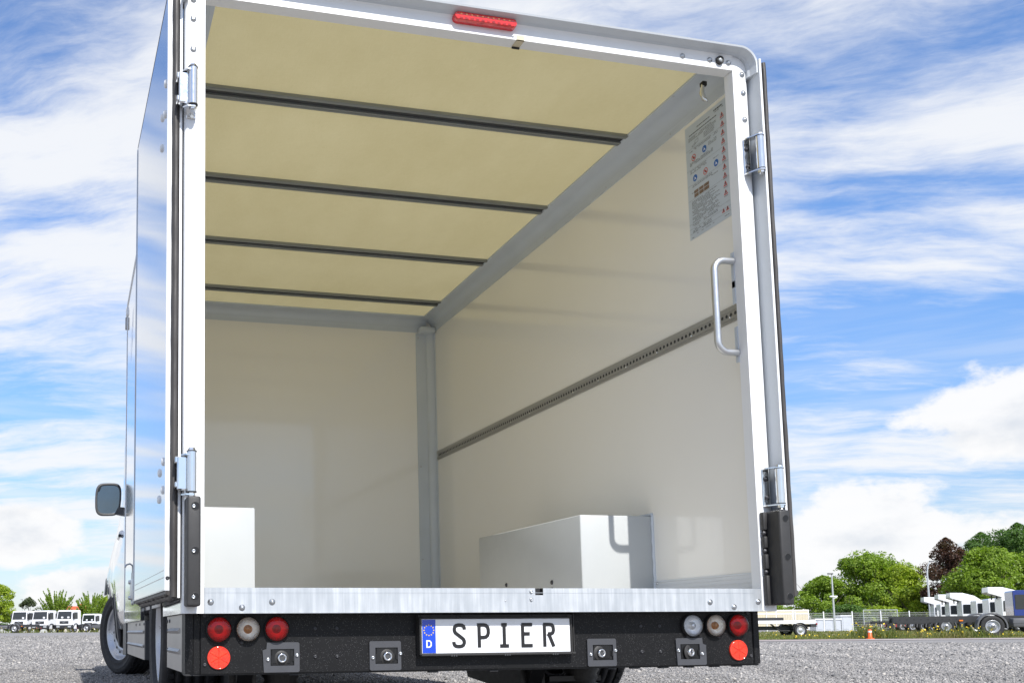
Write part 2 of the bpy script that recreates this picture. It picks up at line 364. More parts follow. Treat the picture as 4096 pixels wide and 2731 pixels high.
# ------------------------------------------------------------------ mesh builder
class MB:
    def __init__(s): s.v = []; s.f = []; s.sm = []; s.M = Matrix.Identity(4)
    def add(s, vs, fs, smooth=False):
        o = len(s.v); Mx = s.M
        s.v += [tuple(Mx @ Vector(p)) for p in vs]
        s.f += [tuple(i + o for i in f) for f in fs]; s.sm += [smooth] * len(fs)
        return s
    def box(s, x0, x1, y0, y1, z0, z1):
        return s.add([(x0, y0, z0), (x1, y0, z0), (x1, y1, z0), (x0, y1, z0), (x0, y0, z1), (x1, y0, z1), (x1, y1, z1), (x0, y1, z1)],
                     [(0, 3, 2, 1), (4, 5, 6, 7), (0, 1, 5, 4), (1, 2, 6, 5), (2, 3, 7, 6), (3, 0, 4, 7)])
    def rbox(s, x0, x1, y0, y1, z0, z1, r=.004, seg=2):
        bm = bmesh.new(); bmesh.ops.create_cube(bm, size=1)
        for v in bm.verts: v.co = Vector(((x0+x1)/2 + v.co.x*(x1-x0), (y0+y1)/2 + v.co.y*(y1-y0), (z0+z1)/2 + v.co.z*(z1-z0)))
        bmesh.ops.bevel(bm, geom=bm.edges[:], offset=r, segments=seg, affect='EDGES', profile=.5)
        bm.verts.index_update(); s.add([tuple(v.co) for v in bm.verts], [tuple(v.index for v in f.verts) for f in bm.faces], seg > 1); bm.free(); return s
    def cyl(s, p0, p1, r0, r1=None, n=16, caps=True, smooth=True):
        r1 = r0 if r1 is None else r1; p0 = Vector(p0); p1 = Vector(p1); d = (p1-p0).normalized()
        a = d.orthogonal().normalized(); b = d.cross(a)
        vs = []
        for p, r in ((p0, r0), (p1, r1)):
            vs += [tuple(p + (a*math.cos(2*math.pi*i/n) + b*math.sin(2*math.pi*i/n))*r) for i in range(n)]
        s.add(vs, [(i, (i+1) % n, n+(i+1) % n, n+i) for i in range(n)], smooth)
        if caps: s.add(vs, [tuple(range(n-1, -1, -1)), tuple(range(n, 2*n))])
        return s
    def lathe(s, prof, n=32, smooth=True, wob=None):
        vs = []; fs = []
        for k, (r, h) in enumerate(prof):
            for i in range(n):
                a = 2*math.pi*i/n; rr, hh = (r, h) if not wob else wob(r, h, a, k)
                vs.append((rr*math.cos(a), rr*math.sin(a), hh))
        for k in range(len(prof)-1):
            for i in range(n): j = (i+1) % n; fs.append((k*n+i, k*n+j, (k+1)*n+j, (k+1)*n+i))
        return s.add(vs, fs, smooth)
    def tube(s, path, r, n=10, caps=True):
        path = [Vector(p) for p in path]; rings = []; a = None
        for i, p in enumerate(path):
            d = (path[min(i+1, len(path)-1)] - path[max(i-1, 0)]).normalized()
            a = d.orthogonal().normalized() if a is None else (a - d*a.dot(d)).normalized(); b = d.cross(a)
            rr = r[i] if isinstance(r, (list, tuple)) else r
            rings.append([tuple(p + (a*math.cos(2*math.pi*k/n) + b*math.sin(2*math.pi*k/n))*rr) for k in range(n)])
        vs = [q for ring in rings for q in ring]
        s.add(vs, [(i*n+k, i*n+(k+1) % n, (i+1)*n+(k+1) % n, (i+1)*n+k) for i in range(len(path)-1) for k in range(n)], True)
        if caps: s.add(vs, [tuple(range(n-1, -1, -1)), tuple(range((len(path)-1)*n, len(path)*n))])
        return s
    def prism(s, poly, h0, h1, axes='xy', smooth=False):
        def mp(a, b, h): return {'xy': (a, b, h), 'xz': (a, h, b), 'yz': (h, a, b)}[axes]
        n = len(poly); vs = [mp(a, b, h0) for a, b in poly] + [mp(a, b, h1) for a, b in poly]
        s.add(vs, [(i, (i+1) % n, n+(i+1) % n, n+i) for i in range(n)], smooth)
        return s.add(vs, [tuple(range(n-1, -1, -1)), tuple(range(n, 2*n))])
    def stroke(s, pts, wd, h0, h1):
        pts = [Vector((p[0], p[1])) for p in pts]; L = []; Rr = []
        for i, p in enumerate(pts):
            d0 = (p - pts[i-1]).normalized() if i else None; d1 = (pts[i+1] - p).normalized() if i < len(pts)-1 else None
            if d0 is None: d0 = d1
            if d1 is None: d1 = d0
            t = (d0 + d1).normalized(); nn = Vector((-t.y, t.x)); k = 1/max(.5, nn.dot(Vector((-d1.y, d1.x))))
            L.append(p + nn*wd/2*k); Rr.append(p - nn*wd/2*k)
        n = len(pts)
        vs = [(q.x, q.y, h) for h in (h0, h1) for q in L + Rr]; o = 2*n; fs = []
        for i in range(n-1):
            fs += [(o+i, o+i+1, o+n+i+1, o+n+i)[::-1], (i, i+1, o+i+1, o+i)[::-1], (n+i, n+i+1, o+n+i+1, o+n+i)]
        fs += [(0, n, o+n, o), (n-1, o+n-1, o+2*n-1, 2*n-1)]
        return s.add(vs, fs)
    def mesh(s, name):
        me = bpy.data.meshes.new(name); me.from_pydata(s.v, [], s.f); me.update()
        if any(s.sm): me.polygons.foreach_set('use_smooth', s.sm)
        bm = bmesh.new(); bm.from_mesh(me); bmesh.ops.recalc_face_normals(bm, faces=bm.faces[:]); bm.to_mesh(me); bm.free()
        return me

def link(name, me, mat=None, parent=None, loc=(0, 0, 0), rot=None, scale=None):
    o = bpy.data.objects.new(name, me); COL.objects.link(o)
    if mat is not None and not me.materials: me.materials.append(mat)
    o.parent = parent; o.location = loc
    if rot is not None: o.rotation_euler = rot
    if scale is not None: o.scale = scale
    return o
def obj(name, mb, mat, parent=None, loc=(0, 0, 0), rot=None): return link(name, mb.mesh(name), mat, parent, loc, rot)
def tag(o, label, cat, group=None):
    o['label'] = label; o['category'] = cat
    if group: o['group'] = group
    return o
def thing(name, label, cat, loc, rz=0, group=None):
    o = bpy.data.objects.new(name, None); COL.objects.link(o); o.location = loc; o.rotation_euler = (0, 0, rz); o.empty_display_size = .3
    return tag(o, label, cat, group)
def REAR(x, y, z): return Matrix.Translation((x, y, z)) @ Matrix.Rotation(R(90), 4, 'X')   # local z points to the rear (-Y), local y up
def MESH(f): mb = MB(); f(mb); return mb

# ------------------------------------------------------------------ ground
def sst(a, b, x): t = np.clip((x-a)/(b-a), 0, 1); return t*t*(3-2*t)
def gz(x, y):
    x = np.asarray(x, float); y = np.asarray(y, float)
    return 0.0031*np.clip(y-6, 0, 108)*(1 - sst(5, 22, x)) - 0.20*sst(6, 24, x)
def sheet(name, xs, ys, fn, mat, kind):
    X, Y = np.meshgrid(xs, ys); Z = fn(X, Y); nx, ny = len(xs), len(ys)
    me = bpy.data.meshes.new(name)
    fs = [(j*nx+i, j*nx+i+1, (j+1)*nx+i+1, (j+1)*nx+i) for j in range(ny-1) for i in range(nx-1)]
    me.from_pydata(np.stack([X, Y, Z], -1).reshape(-1, 3).tolist(), [], fs); me.update()
    me.polygons.foreach_set('use_smooth', [True]*len(fs))
    o = link(name, me, mat); o['kind'] = kind; return o
xs = np.concatenate([np.array([-1200, -500, -200, -90, -50]), np.linspace(-30, 45, 61), np.array([55, 70, 90, 120, 160, 220, 400, 800, 1500])])
ys = np.concatenate([np.array([-600, -150, -40]), np.linspace(-14, 60, 61), np.array([66, 74, 84, 95, 106, 114, 122, 150, 220, 400, 800, 1500])])
sheet('gravel_ground', xs, ys, gz, M['gravel'], 'structure')

# road strip and verge on the right run parallel to the far row of trucks
UR = Vector((.9727, -.2320, 0)); UF = Vector((.2316, .9673, 0)).normalized()
def strip(name, d0, d1, s0, s1, lift, mat, nS=60, nD=4):
    vs = []; fs = []
    for j in range(nD+1):
        for i in range(nS+1):
            d = d0 + (d1-d0)*j/nD; q = s0 + (s1-s0)*i/nS
            if j in (0, nD): d += .10*math.sin(q*1.7) + .06*math.sin(q*4.1+1)
            p = CAM_POS + UF*d + UR*q
            vs.append((p.x, p.y, float(gz(p.x, p.y)) + lift))
    for j in range(nD):
        for i in range(nS): a = j*(nS+1)+i; fs.append((a, a+1, a+nS+2, a+nS+1))
    me = bpy.data.meshes.new(name); me.from_pydata(vs, [], fs); me.update()
    o = link(name, me, mat); o['kind'] = 'structure'; return o
strip('road', 36.2, 39.5, 9, 75, .012, M['road'])
strip('grass_verge', 39.5, 93, 9, 95, .02, M['verge'], 80, 12)

def stones():
    def wedge(n, a0, a1, d0, d1):
        a = np.radians(rng.uniform(a0, a1, n)); t = rng.uniform(0, 1, n)
        d = d0*(d1/d0)**t
        return CAM_POS.x + d*np.sin(a), CAM_POS.y + d*np.cos(a), d
    parts = [wedge(62000, -7.5, 4.5, 5.4, 60), wedge(30000, 4.5, 38, 5.2, 9.5), wedge(110000, 37, 53, 5.2, 36)]
    x = np.concatenate([p[0] for p in parts]); y = np.concatenate([p[1] for p in parts]); d = np.concatenate([p[2] for p in parts])
    n = len(x); sz = rng.uniform(.0050, .0100, n)*(1 + 1.0*(rng.uniform(0, 1, n) > .97) + 1.5*(rng.uniform(0, 1, n) > .996))*np.clip(d/9, .9, 2.6)
    base = np.array([(1, 0, 0), (-1, 0, 0), (0, 1, 0), (0, -1, 0), (0, 0, 1), (0, 0, -1)], float)
    V = base[None]*rng.uniform(.6, 1.35, (n, 6, 1)) + rng.uniform(-.22, .22, (n, 6, 3))
    th = rng.uniform(0, 2*np.pi, n); c, s_ = np.cos(th), np.sin(th)
    V[:, :, 2] *= .62
    Xr = V[:, :, 0]*c[:, None] - V[:, :, 1]*s_[:, None]; Yr = V[:, :, 0]*s_[:, None] + V[:, :, 1]*c[:, None]
    ti = rng.uniform(-.5, .5, n); Zr = V[:, :, 2] + Xr*ti[:, None]*.4
    P_ = np.stack([Xr, Yr, Zr], -1)*sz[:, None, None]
    P_[:, :, 0] += x[:, None]; P_[:, :, 1] += y[:, None]; P_[:, :, 2] += (gz(x, y) + sz*.22)[:, None]
    F = np.array([(0, 2, 4), (2, 1, 4), (1, 3, 4), (3, 0, 4), (2, 0, 5), (1, 2, 5), (3, 1, 5), (0, 3, 5)])
    tri = (F[None] + (np.arange(n)*6)[:, None, None]).reshape(-1, 3)
    me = bpy.data.meshes.new('gravel_stones'); nv = n*6; nf = len(tri)
    me.vertices.add(nv); me.vertices.foreach_set('co', P_.reshape(-1).astype(np.float32))
    me.loops.add(nf*3); me.loops.foreach_set('vertex_index', tri.reshape(-1).astype(np.int32))
    me.polygons.add(nf); me.polygons.foreach_set('loop_start', (np.arange(nf)*3).astype(np.int32)); me.polygons.foreach_set('loop_total', np.full(nf, 3, np.int32))
    me.update(); me.validate()
    o = link('gravel_stones', me, M['stones']); o['kind'] = 'stuff'; o['label'] = 'loose grey gravel stones covering the yard'; o['category'] = 'gravel'
stones()


# ================================================================== the box truck
R0 = Vector((.967, 1.22, 0))
TR = thing('box_truck', 'white low-floor box truck with open rear doors filling the foreground', 'truck', R0)
def part(name, mb, mat): return obj(name, mb, M[mat], TR, -R0)
def sub(name, mb, mat, p): return obj(name, mb, M[mat], p)
def lab(o, s): o['label'] = s; return o
_shared = {}
def shared(name, fn, mat):
    if name not in _shared:
        me = MESH(fn).mesh(name); me.materials.append(M[mat]); _shared[name] = me
    return _shared[name]
def bolt_fn(b): b.lathe([(.0, .0065), (.0022, .0065), (.0024, .0045), (.0036, .0060), (.0052, .0050), (.0060, .0024), (.0098, .0022), (.0100, .0)], 14)
def screw_fn(b): b.lathe([(.0, .0030), (.0016, .0030), (.0020, .0042), (.0050, .0034), (.0064, .0)], 12)
ROT_REAR = (R(90), 0, 0)
def bolts(p, pts, name='bolt', fn=bolt_fn, mat='bolt', key='bolt', rot=ROT_REAR, sc=1.0):
    for q in pts: link(name, shared(key, fn, mat), None, p, q, rot, (sc, sc, sc))

ZS, ZT, W_ = .470, 2.360, 1.933          # sill top, opening top, opening width
XL, XR = -.065, 1.998                     # outer faces of the frame posts
# ---- rear frame posts
def post_poly(x_in, x_out):
    s = 1 if x_out > x_in else -1; r = .016
    pts = [(x_in, .047), (x_in, .0), ]
    for k in range(6):
        a = math.pi/2*k/5; pts.append((x_out - s*r + s*r*math.sin(a), r - r*math.cos(a)))
    pts.append((x_out, .047)); return pts
def corner(b, x_in, x_out):
    s = 1 if x_out > x_in else -1; wd = abs(x_out-x_in); prof = []
    for k in range(9):
        a = math.pi/2*k/8; prof.append((x_in + s*wd*math.cos(a), ZT + .062*math.sin(a)))
    b.prism([(x_in, ZT)] + prof, 0.0, .047, 'xz')
for xi, xo, nm in ((0.0, XL, 'left'), (W_, XR, 'right')):
    b = MB(); b.prism(post_poly(xi, xo), .393, ZT - .0008, 'xy', False); corner(b, xi, xo)
    p = part('frame_post', b, 'white')
    if xi == 0:
        POST_L = p; bolts(p, [(-.038, 0, z) for z in (2.341, 2.276, 2.174)])
    else:
        POST_R = p; bolts(p, [(1.972, 0, 2.348), (1.973, 0, 2.277), (1.973, 0, 2.175)])
# ---- header with rain lip
b = MB(); b.prism([(0, ZT), (0, 2.401), (-.003, 2.408), (-.009, 2.413), (-.012, 2.4145), (-.012, 2.422), (.047, 2.43), (.047, ZT)], .0008, W_ - .0008, 'yz')
HEAD = part('frame_header', b, 'white')
bolts(HEAD, [(1.728, 0, 2.388), (1.84, 0, 2.388), (1.917, 0, 2.386), (.06, 0, 2.387), (.20, 0, 2.387)])
b = MB()
path = []
r_ = .060; xl, xr, zt = XL - .002, XR + .002, 2.424
for k in range(4): path.append((xl, 2.335 + (zt - r_ - 2.335)*k/3, -1, 0))
for k in range(1, 9): a = math.pi/2*k/8; path.append((xl + r_ - r_*math.cos(a), zt - r_ + r_*math.sin(a), -math.cos(a), math.sin(a)))
path.append((.9, zt, 0, 1)); path.append((xr - r_, zt, 0, 1))
for k in range(1, 9): a = math.pi/2*k/8; path.append((xr - r_ + r_*math.sin(a), zt - r_ + r_*math.cos(a), math.sin(a), math.cos(a)))
for k in range(1, 4): path.append((xr, zt - r_ - (zt - r_ - 2.335)*k/3, 1, 0))
prof = [(-.012, -.010), (-.007, -.017), (.000, -.044), (.006, -.046), (.008, -.043), (.006, -.012), (.004, .047), (-.010, .047)]
vs = []; fs = []; n_ = len(prof)
for (x, z, nx, nz) in path:
    vs += [(x + nx*o_, y_, z + nz*o_) for o_, y_ in prof]
for i in range(len(path)-1):
    for k in range(n_): j = (k+1) % n_; fs.append((i*n_+k, i*n_+j, (i+1)*n_+j, (i+1)*n_+k))
fs += [tuple(range(n_)), tuple(range((len(path)-1)*n_, len(path)*n_))]
b.add(vs, fs); sub('rain_lip', b, 'shaded_white', HEAD)
# high brake lamp
b = MB(); b.M = REAR(.957, .0, 2.4035) @ Matrix.Rotation(R(0), 4, 'Z')
def stad(hw, r, z0, z1, top=1.0):
    q = []
    for k in range(11): a = -math.pi/2 + math.pi*k/10; q.append((hw + r*math.cos(a), r*math.sin(a)))
    for k in range(11): a = math.pi/2 + math.pi*k/10; q.append((-hw + r*math.cos(a), r*math.sin(a)))
    return q
q0 = stad(.100, .0155, 0, 0); q1 = stad(.100, .0125, 0, 0); n_ = len(q0)
vs = [(x, y, -.004) for x, y in q0] + [(x, y, .020) for x, y in q0] + [(x, y, .025) for x, y in q1]
b.add(vs, [(i, (i+1) % n_, n_+(i+1) % n_, n_+i) for i in range(n_)] + [(n_+i, n_+(i+1) % n_, 2*n_+(i+1) % n_, 2*n_+i) for i in range(n_)], True)
b.add(vs, [tuple(range(2*n_, 3*n_))])
BL = part('high_brake_lamp', b, 'lens_red')
me_led = shared('led', lambda q: q.box(-.0028, .0028, -.0022, .0022, 0, .0008), 'led')
for k in range(10): link('led', me_led, None, BL, (.866 + k*.0196, -.0252, 2.4085), ROT_REAR)
b = MB()
for k in range(10): b.box(.860 + k*.0196, .872 + k*.0196, -.0256, -.0250, 2.3915, 2.3985)
sub('lower_lens_facet', b, 'lens_dark_red', BL)
# striker plate and small marker light in the header
b = MB(); b.box(1.079, 1.107, -.0022, .0, 2.3575, 2.376); b.box(1.079, 1.107, -.0022, .040, 2.3575, 2.3597)
part('lock_striker', b, 'tan'); b = MB(); b.box(1.079, 1.107, .036, .041, 2.352, 2.3575); part('lock_striker_edge', b, 'black')
bolts(HEAD, [(1.065, 0, 2.373)], 'screw', screw_fn, 'white', 'white_screw')
b = MB(); b.M = REAR(1.879, 0, 2.389); b.lathe([(.0, .007), (.009, .007), (.0095, .012), (.0135, .012), (.015, .009), (.015, 0)], 24); KN = part('marker_lamp', b, 'rubber')
b = MB(); b.M = REAR(1.879, 0, 2.389); b.lathe([(0, .013), (.004, .0125), (.008, .010), (.009, .007)], 20); sub('lens', b, 'lens_clear', KN)

# ---- sill beam with the square lock pocket
b = MB(); hx0, hx1, hz0, hz1 = 1.081, 1.109, .4475, .4705; y0 = -.001; z0, z1 = .3925, ZS
def quad(b, x0, x1, z0_, z1_, y): b.add([(x0, y, z0_), (x1, y, z0_), (x1, y, z1_), (x0, y, z1_)], [(0, 1, 2, 3)])
quad(b, .0006, hx0, z0, z1, y0); quad(b, hx1, W_ - .0006, z0, z1, y0); quad(b, hx0, hx1, z0, hz0, y0)
b.add([(.0006, y0, z0), (W_-.0006, y0, z0), (W_-.0006, .085, z0), (.0006, .085, z0)], [(0, 1, 2, 3)])
b.add([(.0006, y0, z1), (hx0, y0, z1), (hx0, .085, z1), (.0006, .085, z1), (hx1, y0, z1), (W_-.0006, y0, z1), (W_-.0006, .085, z1), (hx1, .085, z1), (hx0, .02, z1), (hx1, .02, z1)],
      [(0, 1, 2, 3), (4, 5, 6, 7), (8, 9, 7, 2)])
for x in (.0006, W_-.0006): b.add([(x, y0, z0), (x, .085, z0), (x, .085, z1), (x, y0, z1)], [(0, 1, 2, 3)])
b.add([(.0006, .085, z0), (W_-.0006, .085, z0), (W_-.0006, .085, z1), (.0006, .085, z1)], [(0, 1, 2, 3)])
SILL = lab(part('rear_sill', b, 'galv'), 'galvanised steel sill beam under the load opening')
b = MB()
b.add([(hx0, y0, hz0), (hx1, y0, hz0), (hx1, .02, hz0), (hx0, .02, hz0), (hx0, y0, z1), (hx1, y0, z1), (hx1, .02, z1), (hx0, .02, z1)], [(0, 1, 2, 3), (0, 3, 7, 4), (1, 2, 6, 5), (2, 3, 7, 6)])
sub('lock_pocket', b, 'black', SILL)
b = MB(); b.box(.0006, W_-.0006, -.0028, -.001, z0, z0+.004); b.box(.004, 1.90, -.0018, -.001, .4545, .4558); sub('pressed_edge', b, 'galv', SILL)
bolts(SILL, [(.020, y0, .427), (.115, y0, .410), (.208, y0, .427), (1.727, y0, .424), (1.820, y0, .407), (1.916, y0, .425)], sc=.95)
bolts(SILL, [(1.066, y0, .458), (1.066, y0, .433)], 'screw', screw_fn, 'bolt', 'zinc_screw', sc=1.0)
bolts(SILL, [(.976, y0, .429)], 'screw', screw_fn, 'bolt', 'zinc_screw', sc=.45)

# ---- bumper
YB = .070; ZB0, ZB1 = .211, .396
b = MB(); b.prism([(0, YB), (.004, YB), (W_ + .006, YB), (W_ + .010, YB+.006), (W_+.014, YB), (W_+.037, YB+.003), (W_ + .040, YB+.07), (1.5, YB+.10), (.4, YB+.10), (-.050, YB+.07), (-.046, YB+.022), (-.024, YB+.004), (-.021, YB+.008), (-.003, YB+.007)], ZB0, ZB1, 'xy')
BUMP = lab(part('rear_bumper', b, 'bumper'), 'black rear bumper plate beaded with rain drops')
b = MB(); b.box(-.045, W_+.036, YB+.012, YB+.09, ZB0-.006, ZB0-.0005)
for x in (.28, .74, .95, 1.38, 1.47, 1.58, 1.68, 1.78, 1.87): b.box(x, x+.03, YB+.008, YB+.03, ZB0-.010, ZB0-.006)
sub('lower_flange', b, 'black', BUMP)
bolts(BUMP, [(x, YB, z) for x, z in ((.012, .388), (.012, .238), (.126, .304), (.250, .304), (1.806, .306), (1.684, .306), (1.925, .388), (1.931, .238))], 'screw', screw_fn, 'bolt_dark', 'black_screw')
bolts(BUMP, [(c_*.0 + .967 + s_*a_, YB, z) for s_ in (-1, 1) for a_ in (.608, .537) for z in (.345, .258)], 'screw', screw_fn, 'bolt_dark', 'black_screw') if False else None
for s_ in (-1, 1):
    for a_ in (.608, .537):
        for z in (.345, .258): link('screw', shared('black_screw', screw_fn, 'bolt_dark'), None, BUMP, (.967 + s_*a_, YB, z), ROT_REAR)

# ---- lamps
def lamp(x, z, kind):
    y = YB - .001
    b = MB(); b.M = REAR(x, y, z); b.lathe([(.0395, -.002), (.0400, .004), (.0395, .012), (.0375, .013), (.036, .010)], 36)
    L = part('tail_lamp', b, 'black')
    b = MB(); b.M = REAR(x, y, z)
    def fl(r, h, a, k):
        return (r, h + (.0016*math.cos(a*34) if k in (1, 2, 3) else 0))
    b.lathe([(.0365, .012), (.0330, .0085), (.0270, .0055), (.0190, .0035), (.0150, .003), (0, .003)], 136, True, fl)
    sub('reflector_bowl', b, 'bowl', L)
    b = MB(); b.M = REAR(x, y, z); b.lathe([(.0135, .003), (.0140, .006), (.0115, .0080), (.0095, .0135), (.006, .0165), (0, .0175)], 26)
    sub('bulb', b, {'red': 'bulb_red', 'clear': 'bowl', 'amber': 'bulb_amber'}[kind], L)
    b = MB(); b.M = REAR(x, y, z); b.lathe([(.0380, .009), (.0380, .0150), (.0350, .0190), (.0280, .0218), (.0150, .0234), (0, .0238)], 48)
    sub('lens', b, {'red': 'shell_red', 'clear': 'shell_clear', 'amber': 'shell_warm'}[kind], L)
    return L
lab(lamp(.967-.9124, .345, 'red'), 'left outermost round red tail lamp'); lab(lamp(.967-.8221, .345, 'amber'), 'left clear indicator lamp with amber bulb'); lab(lamp(.967-.7318, .345, 'red'), 'left inner round red tail lamp')
lab(lamp(.967+.9124, .345, 'red'), 'right round red tail lamp'); lab(lamp(.967+.8221, .345, 'amber'), 'right clear indicator lamp with amber bulb'); lab(lamp(.967+.7318, .345, 'clear'), 'right clear reversing lamp')
for s_ in (-1, 1):
    b = MB(); x = .967 + s_*.9124; b.M = REAR(x, YB, .2586)
    b.lathe([(.0355, 0), (.0355, .005), (.0335, .0075), (.0315, .0068), (.0312, .0062)], 40); b.lathe([(.0312, .0062), (0, .0062)], 40, False)
    RF = part('reflector', b, 'reflector')
    for k in range(6):
        b = MB(); b.M = REAR(x, YB, .2586) @ Matrix.Rotation(R(30+60*k), 4, 'Z')
        b.add([(.0015, -.0007, .0066), (.0312, -.0008, .0066), (.0312, .0008, .0066), (.0015, .0007, .0066), (.0015, 0, .0078), (.0312, 0, .0078)], [(0, 1, 5, 4), (3, 2, 5, 4), (0, 4, 3), (1, 2, 5)])
        sub('sector_rib', b, 'reflector', RF)

# ---- four socket brackets
def bracket(x, z, wd, ht, notch=0, tilt=0, ring=0):
    y = YB; hw, hh = wd/2, ht/2; iw, ih = .0375, .0255; t = .006
    b = MB(); b.M = REAR(x, y, z)
    out_ = [(-hw+.004, -hh), (hw-.004, -hh), (hw, -hh+.004), (hw, hh-.004), (hw-.004, hh), (-hw+.004, hh), (-hw, hh-.004), (-hw, -hh+.004)]
    if notch == -1: out_ = [(-hw+.004, -hh), (hw-.004, -hh), (hw, -hh+.004), (hw, hh-.004), (hw-.004, hh), (-hw+.014, hh), (-hw+.012, hh-.020), (-hw, hh-.024)]
    if notch == 1: out_ = [(-hw+.004, -hh), (hw-.004, -hh), (hw, -hh+.004), (hw, hh-.024), (hw-.012, hh-.020), (hw-.014, hh), (-hw+.004, hh), (-hw, hh-.004)]
    ox = -.004*notch if notch else .004
    inn = [(ox-iw, -ih), (ox+iw, -ih), (ox+iw, -ih), (ox+iw, ih), (ox+iw, ih), (ox-iw, ih), (ox-iw, ih), (ox-iw, -ih)]
    n = 8; vs = [(a, c, h) for h in (0, t) for a, c in out_] + [(a, c, h) for h in (0, t) for a, c in inn]
    fs = []
    for i in range(n):
        j = (i+1) % n
        fs += [(i, j, n+j, n+i), (n+i, n+j, 3*n+j, 3*n+i)]
        if i % 2 == 0 or True: fs.append((2*n+i, 2*n+j, 3*n+j, 3*n+i))
    b.add(vs, fs)
    B = part('socket_bracket', b, 'bracket')
    b = MB(); b.M = REAR(x, y, z)
    b.rbox(ox-iw+.001, ox+iw-.001, -ih+.001, ih-.001, .0004, .0022, .0006, 1)
    b.rbox(ox-iw+.004, ox+iw-.012, -ih+.006, ih-.001, .002, .0045, .001, 1)
    b.box(ox-iw+.002, ox-iw+.006, -ih+.004, .006, .002, .0055); b.box(ox+iw-.006, ox+iw-.001, -.012, .004, .002, .006)
    sub('recess', b, 'recess', B)
    b = MB(); b.M = REAR(x + ox + ring, y, z - .002) @ Matrix.Rotation(R(tilt), 4, 'Y')
    b.lathe([(.026, .0025), (.021, .0055), (.016, .0062)], 24); sub('collar', b, 'rubber', B)
    b = MB(); b.M = REAR(x + ox + ring, y, z - .002) @ Matrix.Rotation(R(tilt), 4, 'Y')
    b.lathe([(.0145, .003), (.0150, .012), (.0135, .0155), (.0105, .0160), (.0085, .0135), (.0080, .010)], 24); sub('socket_ring', b, 'chrome', B)
    b = MB(); b.M = REAR(x + ox + ring, y, z - .002) @ Matrix.Rotation(R(tilt), 4, 'Y'); b.lathe([(.0082, .0115), (0, .0115)], 20, False); sub('socket_core', b, 'plastic', B)
    for sx, dz in ((-1, -.006 if notch != 1 else .004), (1, .006 if notch != 1 else -.008)): link('screw', shared('zinc_screw', screw_fn, 'bolt'), None, B, (x + ox + sx*(iw+.0085), YB - t, z + dz), ROT_REAR, (1.05,)*3)
    return B
lab(bracket(.249, .2575, .117, .092, -1, 0, -.002), 'socket bracket below the left tail lamps'); lab(bracket(.588, .258, .105, .092, 0, 0, .002), 'socket bracket left of the number plate')
lab(bracket(1.351, .258, .107, .092, 0, 8, -.010), 'socket bracket right of the number plate'); lab(bracket(1.691, .2565, .117, .092, 1, 22, -.004), 'socket bracket below the right tail lamps')

# ---- number plate
PX0, PZ0, PW, PH, YP = .7025, .2625, .520, .110, .040
b = MB(); hx0_, hx1_, hz0_, hz1_ = PX0-.008, PX0+PW+.018, .2545, .3895
b.box(hx0_, hx1_, YP+.008, YB, hz0_, hz1_-.004)
b.rbox(hx0_, hx1_, YP-.004, YP+.009, hz0_, PZ0-.0006, .002, 1); b.rbox(hx0_, PX0-.0006, YP-.004, YP+.009, hz0_, PZ0+PH+.006, .002, 1)
b.rbox(PX0+PW+.0006, PX0+PW+.006, YP-.004, YP+.009, hz0_, PZ0+PH+.006, .002, 1); b.rbox(hx0_, PX0+PW+.006, YP-.004, YP+.009, PZ0+PH+.0006, PZ0+PH+.006, .002, 1)
b.rbox(hx1_-.004, hx1_, YP+.004, YB, hz0_, hz1_, .001, 1)
for x in (.704, .826, .840, 1.078, 1.092, 1.215): b.box(x, x+.007, YP+.004, YP+.010, PZ0+PH+.008, hz1_-.006)
HOLD = part('plate_holder', b, 'rubber')
b = MB(); b.rbox(PX0, PX0+PW, YP, YP+.0075, PZ0, PZ0+PH, .0012, 1)
PL = lab(part('number_plate', b, 'plate_white'), 'number plate reading SPIER with a blue D band')
b = MB(); b.M = REAR(PX0, YP, PZ0); b.box(.002, .047, .002, PH-.002, .0, .0007); BAND = sub('blue_band', b, 'plate_blue', PL)
for k in range(12):
    b = MB(); a = 2*math.pi*k/12; cx_, cy_ = .0240 + .0165*math.cos(a), .0745 + .0165*math.sin(a); poly = []
    for i in range(10): r = .0030 if i % 2 == 0 else .0013; t = math.pi/2 + math.pi*i/5; poly.append((cx_ + r*math.cos(t), cy_ + r*math.sin(t)))
    b.M = REAR(PX0, YP, PZ0); b.prism(poly, .0005, .0012); sub('star', b, 'yellow', PL)
b = MB(); b.M = REAR(PX0, YP, PZ0); W1 = .0042
b.stroke([(.0165, .019), (.0165, .043)], W1, .0004, .0013)
b.stroke([(.0146, .041), (.024, .041), (.028, .0395), (.0305, .036), (.0310, .031), (.0305, .026), (.028, .0225), (.024, .021), (.0146, .021)], W1, .0005, .0014)
sub('letter_D', b, 'plate_white', PL)
